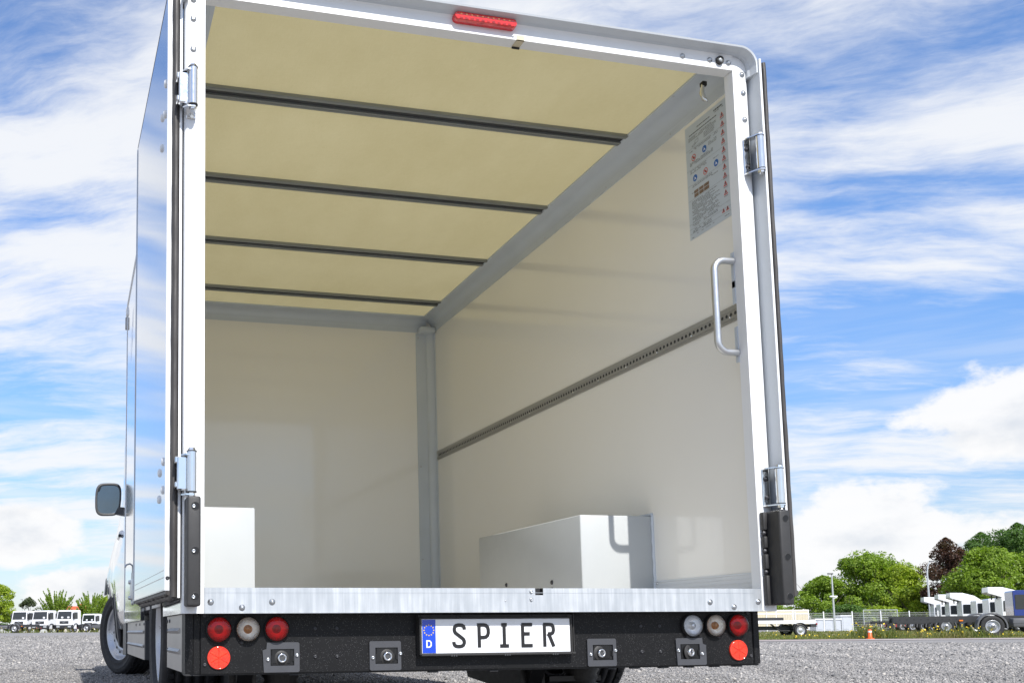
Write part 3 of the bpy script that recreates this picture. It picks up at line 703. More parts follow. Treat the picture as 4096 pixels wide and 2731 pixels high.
GL = {
 'S': [[(1, .79), (.99, .87), (.93, .94), (.80, .985), (.62, 1), (.42, 1), (.24, .975), (.11, .91), (.06, .82), (.07, .73), (.15, .645), (.32, .57), (.68, .43), (.88, .345), (.97, .25), (.97, .15), (.90, .07), (.75, .015), (.55, 0), (.36, 0), (.17, .02), (.05, .08), (0, .16), (0, .22)]],
 'P': [[(.13, -.06), (.13, 1)], [(-.05, 1), (.55, 1), (.78, .975), (.93, .90), (1, .78), (1, .62), (.92, .50), (.76, .43), (.55, .41), (.13, .41)]],
 'I': [[(.5, 0), (.5, 1)], [(.14, 1), (.86, 1)], [(-.08, 0), (1.08, 0)]],
 'E': [[(.10, 0), (.10, 1)], [(0, 1), (1.06, 1)], [(.1, .56), (.80, .56)], [(-.05, 0), (1.06, 0)]],
 'R': [[(.10, -.06), (.10, 1)], [(.0, 1), (.62, 1), (.86, .975), (.97, .90), (1, .80), (1, .70), (.94, .61), (.80, .56), (.45, .55)], [(.44, .56), (.58, .47), (1.0, -.055)]]}
for ch, x0_, x1_ in (('S', .103, .151), ('P', .186, .234), ('I', .265, .303), ('E', .340, .387), ('R', .418, .465)):
    wd = .0112; z0_, z1_ = .0165 + wd/2, .0960 - wd/2; xa, xb = x0_ + wd/2, x1_ - wd/2
    b = MB(); b.M = REAR(PX0, YP, PZ0)
    for k, st in enumerate(GL[ch]): b.stroke([(xa + p[0]*(xb-xa), z0_ + p[1]*(z1_-z0_)) for p in st], wd, .0, .0016 + .00007*k)
    sub('letter_' + ch, b, 'plate_black', PL)
b = MB()
for x in (.80, .985, 1.155):
    for k in range(3): b.box(x + k*.008, x + .004 + k*.008, YP-.005, YP-.003, .2535, .2585)
sub('clip', b, 'plastic', HOLD)

# ---- rubber buffers
def buffer(x0, x1, s):
    z0, z1 = .412, .736
    b = MB(); b.rbox(x0, x1, -.080, .0, z0, z1, .007, 3)
    fx0, fx1 = (x0-.0135, x0+.006) if s < 0 else (x0-.0135, x0+.006)
    B = part('rubber_buffer', b, 'buffer')
    zc = (z1 - .030, (z0+z1)/2, z0 + .028)
    if s > 0:
        seg = [z0, z0+.105, z0+.123, z0+.178, z0+.196, z0+.240, z0+.258, z1]
        for a, c in ((0, 1), (2, 3), (4, 5), (6, 7)):
            b = MB(); b.rbox(x0-.016, x0+.002, -.020, .0, seg[a] + (.002 if a else 0), seg[c] - .002, .003, 2); sub('flange', b, 'buffer', B)
        for z in (z0+.114, z0+.187, z0+.249): link('buffer_bolt', shared('bbolt', lambda q: q.lathe([(0, .010), (.004, .010), (.0045, .007), (.0075, .0085), (.0095, .004), (.0095, 0)], 14), 'bolt_dark'), None, B, (x0-.008, -.006, z), ROT_REAR)
    for z in zc:
        b = MB(); b.M = REAR((x0+x1)/2 + (.003 if s > 0 else .004), -.0803, z); b.lathe([(.0128, -.0005), (.0124, .0005), (.0112, .0006), (.0108, -.02)], 22)
        sub('hole_rim', b, 'buffer', B)
        b = MB(); b.M = REAR((x0+x1)/2 + (.003 if s > 0 else .004), -.0806, z); b.lathe([(.0108, .0), (0, .0)], 22, False); sub('hole', b, 'recess', B)
        if s < 0:
            b = MB(); b.M = REAR((x0+x1)/2 - .001, -.0808, z-.0005); b.lathe([(0, .0008), (.0028, .0008), (.0034, .0016), (.0052, .0012), (.0056, 0)], 16); sub('buffer_bolt', b, 'bolt', B)
    return B
buffer(-.0610, -.0200, -1); buffer(1.957, 1.999, 1)

# ---- hinges
def hinge(zc, s):
    z0, z1 = zc - .060, zc + .060
    if s < 0: ax, ay, bx0, bx1 = -.0425, -.034, -.064, -.022
    else: ax, ay, bx0, bx1 = 1.994, -.046, 1.960, 1.990
    b = MB()
    if s > 0:
        b.rbox(1.958, 1.986, -.0045, -.0006, z0-.006, z1+.004, .002, 1)
        for z in (z0-.008, z1+.002): b.prism([(1.958, -.0008), (1.986, -.0008), (2.004, -.030), (2.010, -.052), (1.998, -.062), (1.982, -.058), (1.962, -.018)], z, z+.0045, 'xy')
    else:
        b.rbox(-.060, -.030, -.0045, -.0006, z0-.030, z1+.002, .002, 1)
        for z in (z0-.012, z1-.012): b.prism([(-.074, .0), (-.074, -.030), (-.060, -.046), (-.036, -.046), (-.030, -.020), (-.040, -.0008)], z, z+.0045, 'xy')
        b.rbox(-.092, -.0665, -.030, .012, z0+.012, z0+.030, .003, 1); b.rbox(-.092, -.0665, -.030, .012, z1-.034, z1-.014, .003, 1)
        b.rbox(-.086, -.056, -.034, -.010, z0+.004, z1-.014, .004, 1)
    H = part('hinge', b, 'chrome')
    b = MB(); b.cyl((ax, ay, z0), (ax, ay, z1), .0145, n=24); sub('barrel', b, 'chrome', H)
    b = MB(); b.cyl((ax, ay, z0-.003), (ax, ay, z0), .0155, n=24); b.cyl((ax, ay, z1), (ax, ay, z1+.003), .0155, n=24); sub('washer', b, 'black', H)
    b = MB(); b.cyl((ax, ay, z1+.003), (ax, ay, z1+.012), .0125, .010, n=6, smooth=False); b.cyl((ax, ay, z0-.016), (ax, ay, z0-.004), .0115, n=6, smooth=False); b.cyl((ax, ay, z0-.022), (ax, ay, z0-.016), .0085, .006, n=12)
    sub('nut', b, 'chrome', H)
    if s > 0: bolts(H, [(1.971, -.0045, zc+.030), (1.973, -.0045, zc-.036)], 'bolt', bolt_fn, 'bolt_dark', 'dark_bolt', sc=.95)
for zc in (2.030, .815, ): hinge(zc, -1)
for zc in (2.030, .823): hinge(zc, 1)

# ---- open rear doors folded along the sides
def door(xh, yh, dirx, s, label):
    d = Vector((dirx, 1, 0)).normalized(); nrm = Vector((d.y, -d.x, 0))     # nrm points to +X
    if s > 0: nrm = -nrm
    # local: a along door away from hinge, t from inner skin towards the box side
    Mx = Matrix(((d.x, nrm.x, 0, xh), (d.y, nrm.y, 0, yh), (0, 0, 1, 0), (0, 0, 0, 1)))
    z0, z1, L = .462, 2.372, 1.06
    t0 = .0 if s < 0 else .014
    b = MB(); b.M = Mx; b.box(0, L, t0, .030, z0, z1)
    b.box(-.001, .004, t0-.0015, .0125 if s < 0 else .016, z0, z1); b.rbox(L, L+.010, -.003, .034, z0-.01, z1, .002, 1)
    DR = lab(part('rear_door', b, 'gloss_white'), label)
    b = MB(); b.M = Mx; b.box(-.0015, .02, .0125, .0140, z0, z1); b.box(-.018, L, .0362, .0440, z0-.022, z1+.012); (b.rbox(-.0015, .0, .0005, .0122, z0+.001, z1, .0004, 1) if s < 0 else None)
    sub('door_edge_profile', b, 'white', DR)
    b = MB(); b.M = Mx; pts = []
    nz_ = 60
    for k in range(nz_+1):
        z = z0 - .02 + (z1 - z0 + .02)*k/nz_; wv = (.0016 if s < 0 else .0005)*math.sin(k*1.7) + (.0012 if s < 0 else .0004)*math.sin(k*.61+1)
        pts.append(((-.012 if s < 0 else -.011) + wv, (.025 if s < 0 else .0225) + .3*wv, z))
    b.tube(pts, .0105 if s < 0 else .0085, 10); b.box(-.006, .006, .0145, .0358, z0, z1); sub('edge_seal', b, 'seal', DR)
    if s > 0:
        b = MB(); b.M = Mx; b.box(-.0172, L, .0442, .0450, z0-.021, z1+.011); sub('outer_skin', b, 'shaded_white', DR)
    b = MB(); b.M = Mx
    pts = [(-.010 + (L)*k/40, .030 + .0015*math.sin(k*1.9), z0 - .014 + .0022*math.sin(k*1.3)) for k in range(41)]
    b.tube(pts, .013, 10); b.box(0, L, .002, .006, z0-.010, z0-.001); b.tube([(q[0], q[1]-.018, q[2]+.006+.001*math.sin(i)) for i, q in enumerate(pts)], .007, 8); sub('bottom_seal', b, 'seal', DR)
    b = MB(); b.M = Mx; b.box(.004, L-.002, -.0016, .0, z0, z0+.004); b.box(.004, L, -.0012, .0, z0+.040, z0+.0425); b.box(.004, L, -.0010, .0, z0+.062, z0+.0632); b.box(.004, L, .006, .036, z0-.006, z0-.002); sub('kick_trim', b, 'alu', DR)
    if s < 0:
        b = MB(); b.M = Mx; b.rbox(-.004, L, -.001, .030, z1, z1+.006, .002, 1); sub('top_trim', b, 'plastic', DR)
        for (a_, z) in ((.045, 2.090), (.14, 2.025), (.06, 1.995), (.15, 1.925), (.05, .862), (.15, .842), (.06, .775), (.16, .758)):
            b = MB(); b.M = Mx @ Matrix.Translation((a_, 0, z)) @ Matrix.Rotation(R(90), 4, 'X')
            b.lathe([(.0135, 0), (.0125, .004), (.008, .0065), (0, .0072)], 18); sub('rivet_cap', b, 'white', DR)
        b = MB(); b.M = Mx @ Matrix.Translation((-.001, .008, .50)) @ Matrix.Rotation(R(-90), 4, 'Y'); screw_fn(b); sub('screw', b, 'bolt_dark', DR)
    return DR
door(-.1150, .030, -.0245, -1, 'open left rear door folded against the side, glossy inner skin')
door(2.0500, -.035, .0120, 1, 'open right rear door folded back, shaded outer skin and rubber seal')

# ---- box body
YF = 3.20; XW = 1.981
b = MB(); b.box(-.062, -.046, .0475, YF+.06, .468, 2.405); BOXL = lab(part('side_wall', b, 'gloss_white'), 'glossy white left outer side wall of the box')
for ya, yb in ((.0475, .640), (1.80, YF+.062)):
    b = MB(); b.box(-.0635, -.046, ya, yb, .3935, .4675); b.box(-.0655, -.0635, ya, yb, .448, .4505); b.box(-.0655, -.0635, ya, yb, .4655, .4675); sub('bottom_rail', b, 'rail_gloss', BOXL)
b = MB()
for k in range(9):
    a = math.pi/2*k/8; a2 = math.pi/2*(k+1)/8
    b.add([(-.062+.04*(1-math.cos(a)), YF+.06+.045*math.sin(a), .395), (-.062+.04*(1-math.cos(a2)), YF+.06+.045*math.sin(a2), .395), (-.062+.04*(1-math.cos(a2)), YF+.06+.045*math.sin(a2), 2.36), (-.062+.04*(1-math.cos(a)), YF+.06+.045*math.sin(a), 2.36)], [(0, 1, 2, 3)], True) if k < 8 else None
b.rbox(-.0655, -.0615, YF+.045, YF+.062, .40, 2.36, .001, 1); sub('front_corner_trim', b, 'white', BOXL)
b = MB(); b.rbox(-.072, -.030, YF+.02, YF+.08, 2.335, 2.40, .012, 3); sub('corner_cap', b, 'white', BOXL)
b = MB(); b.rbox(-.075, -.05, YF+.055, YF+.075, 2.255, 2.335, .004, 2); sub('corner_clip', b, 'skirt', BOXL)
b = MB(); b.tube([(-.058, .10, 2.405), (-.058, YF+.03, 2.405)], .010, 10); sub('roof_edge_trim', b, 'white', BOXL)
b = MB()                                                                      # slanted script decal
for k, (ya, yb, za, zb) in enumerate(((2.42, 2.90, 2.23, 2.03), (2.50, 2.92, 2.18, 1.99), (2.56, 2.88, 2.12, 1.96), (2.62, 2.80, 2.20, 2.09), (2.66, 2.84, 2.05, 1.94))):
    b.add([(-.0628, ya, za), (-.0628, ya+.05, za-.022), (-.0628, yb, zb-.03), (-.0628, yb-.05, zb)], [(0, 1, 2, 3)])
sub('side_decal', b, 'decal', BOXL)
b = MB(); b.box(XW, 1.996, .0475, YF+.06, .468, 2.405); WALLR = lab(part('inner_wall', b, 'wall'), 'cream right inner wall panel of the load space')
b = MB(); b.box(-.0445, -.040, .0475, YF, .468, 2.40); lab(part('inner_wall', b, 'wall'), 'left inner wall lining')
b = MB(); b.box(-.04, XW-.001, YF, YF+.03, .456, 2.42); lab(part('front_wall', b, 'wall'), 'cream front wall of the load space')
b = MB(); b.box(-.04, XW-.001, .0855, YF-.001, .440, .4555); part('load_floor', b, 'floor')
b = MB(); nx_, ny_ = 14, 40; vs = []
for j in range(ny_+1):
    for i in range(nx_+1):
        vs.append((-.03 + 2.0*i/nx_, .0475 + (YF-.03)*j/ny_, 2.4310))
b.add(vs, [(j*(nx_+1)+i, j*(nx_+1)+i+1, (j+1)*(nx_+1)+i+1, (j+1)*(nx_+1)+i) for j in range(ny_) for i in range(nx_)], True)
lab(part('roof_panel', b, 'ceiling'), 'yellowish translucent fibreglass roof seen from below')
# cove profiles
def cove(b, p0, p1, into, seg=10):
    # sweep a quarter cove from the wall (lower) to the ceiling (inner edge)
    p0 = Vector(p0); p1 = Vector(p1); into = Vector(into); prof = [(0.0, -.092), (.0035, -.092), (.0045, -.070)]
    for k in range(seg+1):
        a = math.pi/2*k/seg; prof.append((.006 + .050*(1-math.cos(a)), -.062 + .050*math.sin(a)))
    prof += [(.078, -.010), (.092, -.0075), (.092, 0.0)]
    n = len(prof); vs = []
    for p in (p0, p1): vs += [tuple(p + into*a + Vector((0, 0, c))) for a, c in prof]
    b.add(vs, [(i, i+1, n+i+1, n+i) for i in range(n-1)], False)
b = MB(); cove(b, (XW, .0475, 2.430), (XW, YF, 2.430), (-1, 0, 0)); CV = part('ceiling_cove', b, 'grey_profile')
b = MB(); cove(b, (-.04, .0475, 2.430), (-.04, YF, 2.430), (1, 0, 0)); CVL = part('ceiling_cove', b, 'grey_profile')
b = MB(); cove(b, (-.03, YF, 2.430), (XW-.05, YF, 2.430), (0, -1, 0)); part('ceiling_cove', b, 'grey_profile')
_scr = lambda q: q.lathe([(0, .002), (.003, .0018), (.0042, 0)], 10)
for yy in (.30, .62, 1.32, 1.40, 2.02, 2.10, 2.72, 2.80, 2.98, 3.06): link('screw', shared('cove_screw', _scr, 'bolt'), None, CV, (XW-.086, yy, 2.4215), (math.pi, 0, 0))
for yy in (.45, .95, 1.55, 2.3, 3.0): link('screw', shared('cove_screw', _scr, 'bolt'), None, CV, (XW-.004, yy, 2.352), (0, -math.pi/2, 0))
# front right corner post
b = MB(); pts = [(XW, YF-.052), (XW-.004, YF-.052), (XW-.006, YF-.040)]
for k in range(9): a = math.pi/2*k/8; pts.append((XW-.010-.046*math.sin(a), YF-.036+.026*(1-math.cos(a))-.004))
pts += [(XW-.070, YF-.012), (XW-.120, YF-.008), (XW-.122, YF), (XW, YF)]
b.prism(pts, .456, 2.330, 'xy'); CP = part('corner_post', b, 'grey_profile')
b = MB(); b.rbox(XW-.115, XW-.004, YF-.085, YF-.003, 2.322, 2.362, .014, 3); sub('corner_block', b, 'grey_profile', CP)
bolts(CP, [(XW-.105, YF-.010, z) for z in (2.30, 1.42, .80)], 'screw', screw_fn, 'bolt', 'zinc_screw', sc=.9)
# roof beams
for k in range(4):
    y = .622 + .727*k; z = 2.4305; xe = XW-.0885
    b = MB(); b.box(.02, xe, y, y+.022, z-.012, z-.0005); b.box(.02, xe, y+.056, y+.083, z-.012, z-.0005)
    b.box(.02, xe, y+.005, y+.007, z-.013, z-.012); b.box(.02, xe, y+.070, y+.072, z-.013, z-.012)
    BM_ = part('roof_beam', b, 'beam')
    b = MB(); b.box(.02, xe, y+.0222, y+.0558, z-.0045, z-.0008); sub('groove', b, 'beam_dark', BM_)

# ---- lashing rail on the right wall
zr0, zr1 = 1.460, 1.520
b = MB(); b.box(XW-.0040, XW-.0003, .049, YF-.055, zr0, zr1); b.box(XW-.0085, XW-.0040, .049, YF-.055, zr0+.012, zr0+.017); b.box(XW-.0070, XW-.0040, .049, YF-.055, zr1-.018, zr1-.0005); b.box(XW-.006, XW-.004, .049, YF-.055, zr0, zr0+.002)
RAIL = part('lashing_rail', b, 'rail')
b = MB(); y = .062
while y < YF-.07:
    b.M = Matrix.Translation((XW-.0043, y, zr0+.0295)) @ Matrix.Rotation(-math.pi/2, 4, 'Y'); b.lathe([(.0068, 0), (.0068, .0006), (0, .0006)], 10, False); y += .0250
o = sub('rail_holes', b, 'beam_dark', RAIL); o['kind'] = 'stuff'
for k in range(13): link('screw', shared('rail_screw', lambda q: q.lathe([(0, .003), (.004, .0024), (.0052, 0)], 10), 'chrome'), None, RAIL, (XW-.005, .145 + k*.235, zr0+.0195), (0, -math.pi/2, 0))

# ---- wheel boxes
def wheelbox(x0, x1, inner):
    y0, y1, z0, z1 = .706, 1.742, .456, .804
    b = MB(); b.rbox(x0, x1, y0, y1, z0, z1, .005, 2); WB = part('wheel_box', b, 'wheelbox')
    if inner > 0:
        bolts_ = [(.706+.26, .538), (.706+.26, .506), (.706+.72, .548)]
        for y, z in bolts_: link('bolt', shared('wb_bolt', lambda q: q.lathe([(0, .006), (.006, .006), (.009, .004), (.010, 0)], 14), 'bolt_dark'), None, WB, (x0, y, z), (0, -math.pi/2, 0))
    return WB
WBR = wheelbox(1.646, XW-.0006, 1); wheelbox(-.0395, .287, -1)
b = MB(); pts = [(XW-.003 + .0015*math.sin(k*2.1), .704, .458 + .352*k/16) for k in range(17)] + [(XW-.003, .74 + .0625*k, .811) for k in range(16)]
b.tube(pts, .0065, 8); sub('sealant_bead', b, 'grey_profile', WBR)
# kick plate by the right post
b = MB(); z0, z1 = .456, .532
b.box(XW-.004, XW-.0004, .049, .700, z0, z1)
for z in (.478, .496, .512): b.box(XW-.0058, XW-.004, .049, .700, z, z+.002)
b.box(XW-.007, XW-.004, .049, .700, z1-.006, z1-.0005)
KP = part('kick_plate', b, 'alu'); KP.data.materials.clear(); KP.data.materials.append(M['kick'])
link('screw', shared('rail_screw', lambda q: None, 'chrome'), None, KP, (XW-.005, .685, .521), (0, -math.pi/2, 0))

# ---- grab handle on the right post
b = MB(); hz0, hz1, hx = 1.318, 1.658, 1.852; hy = .052; path = [(W_, hy, hz1)]
for k in range(9): a = math.pi/2*k/8; path.append((hx+.040 - .040*math.sin(a), hy, hz1-.040+.040*math.cos(a)))
path.append((hx, hy, (hz0+hz1)/2))
for k in range(9): a = math.pi/2*k/8; path.append((hx+.040-.040*math.cos(a), hy, hz0+.040-.040*math.sin(a)))
path.append((W_, hy, hz0)); b.tube(path, .0125, 16); HD = part('grab_handle', b, 'alu')
for za, zb in ((hz1-.098, hz1+.034), (hz0-.034, hz0+.098), (1.50, 1.585)):
    b = MB(); b.rbox(W_-.002, W_+.002, .0475, .064, za, zb, .0008, 1); sub('mounting_plate', b, 'grey_profile', HD)
# ---- door stay spring in the upper right corner
b = MB(); b.tube([(1.90, .125, 2.372), (1.902, .135, 2.345), (1.906, .130, 2.318), (1.912, .12, 2.305)], [.006, .010, .009, .003], 12); CT = part('door_catch', b, 'chrome')
b = MB(); b.rbox(1.895, 1.915, .118, .14, 2.366, 2.385, .003, 1); sub('catch_base', b, 'black', CT)

# ---- safety notice on the right wall
NY0, NY1, NZ0, NZ1 = .358, .108, 2.322, 1.860
XN = XW - .0006
def npt(a, c, lift): return (XN - lift, NY0 + (NY1-NY0)*a, NZ0 + (NZ1-NZ0)*c)
def nrect(b, a0, c0, a1, c1, lift=.0009): b.add([npt(a0, c0, lift), npt(a1, c0, lift), npt(a1, c1, lift), npt(a0, c1, lift)], [(0, 1, 2, 3)])
b = MB(); b.box(XN-.0005, XN, NY1, NY0, NZ1, NZ0); NT_ = lab(part('safety_notice', b, 'print_bg'), 'pale blue safety notice sheet with warning triangles')
rr = random.Random(3)
b = MB()
def textrow(a0, a1, c, h, dens=.85):
    a = a0
    while a < a1:
        wl = rr.uniform(.018, .06); e_ = min(a+wl, a1)
        if rr.random() < dens: nrect(b, a, c, e_, c+h)
        a = e_ + .010
textrow(.72, .93, .030, .012, 1); textrow(.74, .95, .052, .004)
textrow(.30, .62, .052, .007, 1); textrow(.10, .78, .085, .008, 1)
for c in (.112, .124, .136): textrow(.08, .76, c, .0042)
for c in (.150, .163, .176, .189): textrow(.46, .72, c, .0042)
for c in (.222, .234): textrow(.09, .80, c, .0042)
for c in (.262, .274, .286): textrow(.56, .76, c, .0042)
for c in (.335, .346, .357): textrow(.09, .66, c, .0042)
for c in (.402, .414, .425): textrow(.09, .50, c, .0042)
textrow(.60, .82, .430, .004)
for c in (.538, .550): textrow(.09, .62, c, .0042)
textrow(.1, .2, .60, .004); textrow(.56, .75, .56, .004)
for c in np.arange(.676, .860, .0118): textrow(.09, rr.uniform(.58, .80), float(c), .0042)
for c in (.876, .888): textrow(.08, .70, c, .0042)
for c in (.918, .930, .942): textrow(.08, .55, c, .0042)
textrow(.18, .62, .966, .0035); textrow(.85, .97, .972, .004); textrow(.05, .12, .985, .004)
for c in (.212, .392, .528, .660, .866, .908, .950): nrect(b, .0, c, 1.0, c+.0012)
sub('printed_text', b, 'print_ink', NT_)
def ring(b, a, c, r0, r1, lift, n=20):
    ky = abs(NY1-NY0); kz = abs(NZ1-NZ0)
    vs = []
    for r in (r0, r1): vs += [npt(a + r*math.cos(2*math.pi*i/n)/ky, c + r*math.sin(2*math.pi*i/n)/kz, lift) for i in range(n)]
    b.add(vs, [(i, (i+1) % n, n+(i+1) % n, n+i) for i in range(n)])
def disc(b, a, c, r, lift, n=20):
    ky = abs(NY1-NY0); kz = abs(NZ1-NZ0)
    b.add([npt(a + r*math.cos(2*math.pi*i/n)/ky, c + r*math.sin(2*math.pi*i/n)/kz, lift) for i in range(n)], [tuple(range(n))])
for (a, c, sc_) in [(.905, .118 + .0735*k, 1) for k in range(10)] + [(.83, .918, .8), (.925, .918, .8)]:
    b = MB(); hh, hw = .0105*sc_, .0115*sc_; kz = .462; ky = .25
    o_ = [(-hw/ky, hh/kz), (hw/ky, hh/kz), (0, -hh/kz)]; i_ = [(x*.58, y*.58+.0018) for x, y in o_]
    vs = [npt(a+x, c+y, .0010) for x, y in o_] + [npt(a+x, c+y, .0010) for x, y in i_]
    b.add(vs, [(i, (i+1) % 3, 3+(i+1) % 3, 3+i) for i in range(3)]); T_ = sub('warning_triangle', b, 'print_red', NT_)
    b = MB(); nrect(b, a-.008, c-.010, a+.008, c+.012, .0011)
    if sc_ == 1: nrect(b, a-.045, c+.032, a+.045, c+.0355, .0011)
    sub('triangle_mark', b, 'print_ink', NT_)
for a, c in ((.46, .293), (.72, .484), (.20, .484)):
    b = MB(); disc(b, a, c, .0135, .0011); D_ = sub('mandatory_sign', b, 'print_blue', NT_)
    b = MB(); b.add([npt(a-.02, c-.012, .0013), npt(a+.005, c-.006, .0013), npt(a+.03, c+.014, .0013), npt(a+.012, c+.016, .0013)], [(0, 1, 2, 3)]); nrect(b, a-.03, c+.004, a-.008, c+.011, .0013); sub('sign_figure', b, 'plate_white', NT_)
for a, c in ((.19, .300), (.46, .490)):
    b = MB(); ring(b, a, c, .0105, .0135, .0011); s_ = .0085
    b.add([npt(a-s_/.25, c-.7*s_/.46, .00115), npt(a-s_/.25+.012, c-1.0*s_/.46, .00115), npt(a+s_/.25, c+.7*s_/.46, .00115), npt(a+s_/.25-.012, c+1.0*s_/.46, .00115)], [(0, 1, 2, 3)])
    sub('prohibition_sign', b, 'print_red', NT_)
    b = MB(); nrect(b, a-.022, c-.008, a+.020, c+.010, .0010); sub('sign_figure', b, 'print_ink', NT_)
b = MB(); nrect(b, .16, .585, .53, .652, .0010); PH_ = sub('printed_photo', b, 'print_brown', NT_)
b = MB(); nrect(b, .16, .585, .53, .591, .0012); nrect(b, .27, .585, .285, .652, .0012); nrect(b, .395, .585, .405, .652, .0012); nrect(b, .16, .618, .53, .622, .0012); sub('photo_frame_lines', b, 'print_bg', NT_)
b = MB()
for pts in ([(.24, .165), (.32, .158), (.32, .185), (.24, .192)], [(.16, .195), (.24, .180), (.26, .19), (.18, .205)]):
    for i in range(4):
        p, q = pts[i], pts[(i+1) % 4]; dxx = q[0]-p[0]; dyy = q[1]-p[1]; L_ = math.hypot(dxx*.25, dyy*.46); nx_, ny_2 = -dyy*.46/L_*.0006/.25, dxx*.25/L_*.0006/.46
        b.add([npt(p[0]-nx_, p[1]-ny_2, .0010), npt(q[0]-nx_, q[1]-ny_2, .0010), npt(q[0]+nx_, q[1]+ny_2, .0010), npt(p[0]+nx_, p[1]+ny_2, .0010)], [(0, 1, 2, 3)])
sub('line_drawing', b, 'print_ink', NT_)

# ---- side skirts
def skirt(y0, y1, z0, z1, label, back):
    b = MB(); b.box(-.050, -.046, y0, y1, z0, z1); SK = lab(part('side_skirt', b, 'skirt'), label)
    for z in (z0 + .062, z0 + .128):
        b = MB(); ya, yb = y0 + .05 if back else y0 + .07, y1 - .07 if back else y1 - .05
        vs = [(-.0503, ya, z-.009), (-.0503, ya, z+.009), (-.058, ya+.01, z), (-.0503, yb, z-.009), (-.0503, yb, z+.009), (-.058, yb-.01, z)]
        b.add(vs, [(0, 1, 2), (0, 2, 5, 3), (1, 4, 5, 2), (3, 5, 4)]); sub('pressed_rib', b, 'skirt', SK)
    ys_ = ([(y1-.02, z1-.016), (y1-.10, z1-.016), (y1-.02, z0+.128), (y1-.02, z0+.062)] if back else [(y0+.02, z1-.016), (y0+.30, z1-.016), (y0+.58, z1-.016), (y0+.02, z0+.128), (y0+.02, z0+.062)])
    for y, z in ys_: link('rivet', shared('skirt_rivet', lambda q: q.lathe([(0, .004), (.005, .0034), (.0075, 0)], 12), 'bolt_dark'), None, SK, (-.050, y, z), (0, -math.pi/2, 0))
    return SK
skirt(.145, .620, .214, .392, 'grey ribbed side skirt behind the rear wheel', True)
SKF = skirt(1.72, 3.12, .210, .392, 'grey ribbed side skirt between the wheels', False)
b = MB(); b.box(-.046, .05, 1.72, 1.725, .210, .392); b.box(-.058, .02, 3.12, 3.45, .20, .392); sub('skirt_return', b, 'plastic', SKF)
b = MB(); b.box(-.03, .015, .66, .70, .395, .46); b.box(-.03, .02, 1.62, 1.70, .40, .47); b.box(-.045, -.02, .622, .66, .37, .44); part('skirt_hanger', b, 'bracket')

# ---- door retainer on the side wall
b = MB(); y = 2.02; x = -.085
b.rbox(x-.012, x+.018, y-.10, y+.10, .500, .600, .006, 2); b.rbox(-.066, -.0625, y-.13, y+.13, .49, .62, .002, 1)
DRT = part('door_retainer', b, 'galv')
b = MB(); b.tube([(x-.004, y, .60), (x-.004, y, .655), (x-.006, y-.01, .668), (x-.02, y-.03, .675), (x-.038, y-.05, .668), (x-.045, y-.06, .655)], .004, 8); b.cyl((x-.004, y, .60), (x-.004, y, .632), .0075, n=12); sub('hook', b, 'bolt', DRT)
b = MB(); b.tube([(x, y-.08, .500), (x-.004, y, .478), (x, y+.08, .500)], .007, 8); sub('lower_lip', b, 'galv', DRT)
for z in (.51, .588): link('bolt', shared('ret_bolt', lambda q: q.lathe([(0, .012), (.008, .012), (.010, .008), (.011, 0)], 12), 'bolt'), None, DRT, (x-.010, y+.06, z), (0, -math.pi/2, 0))

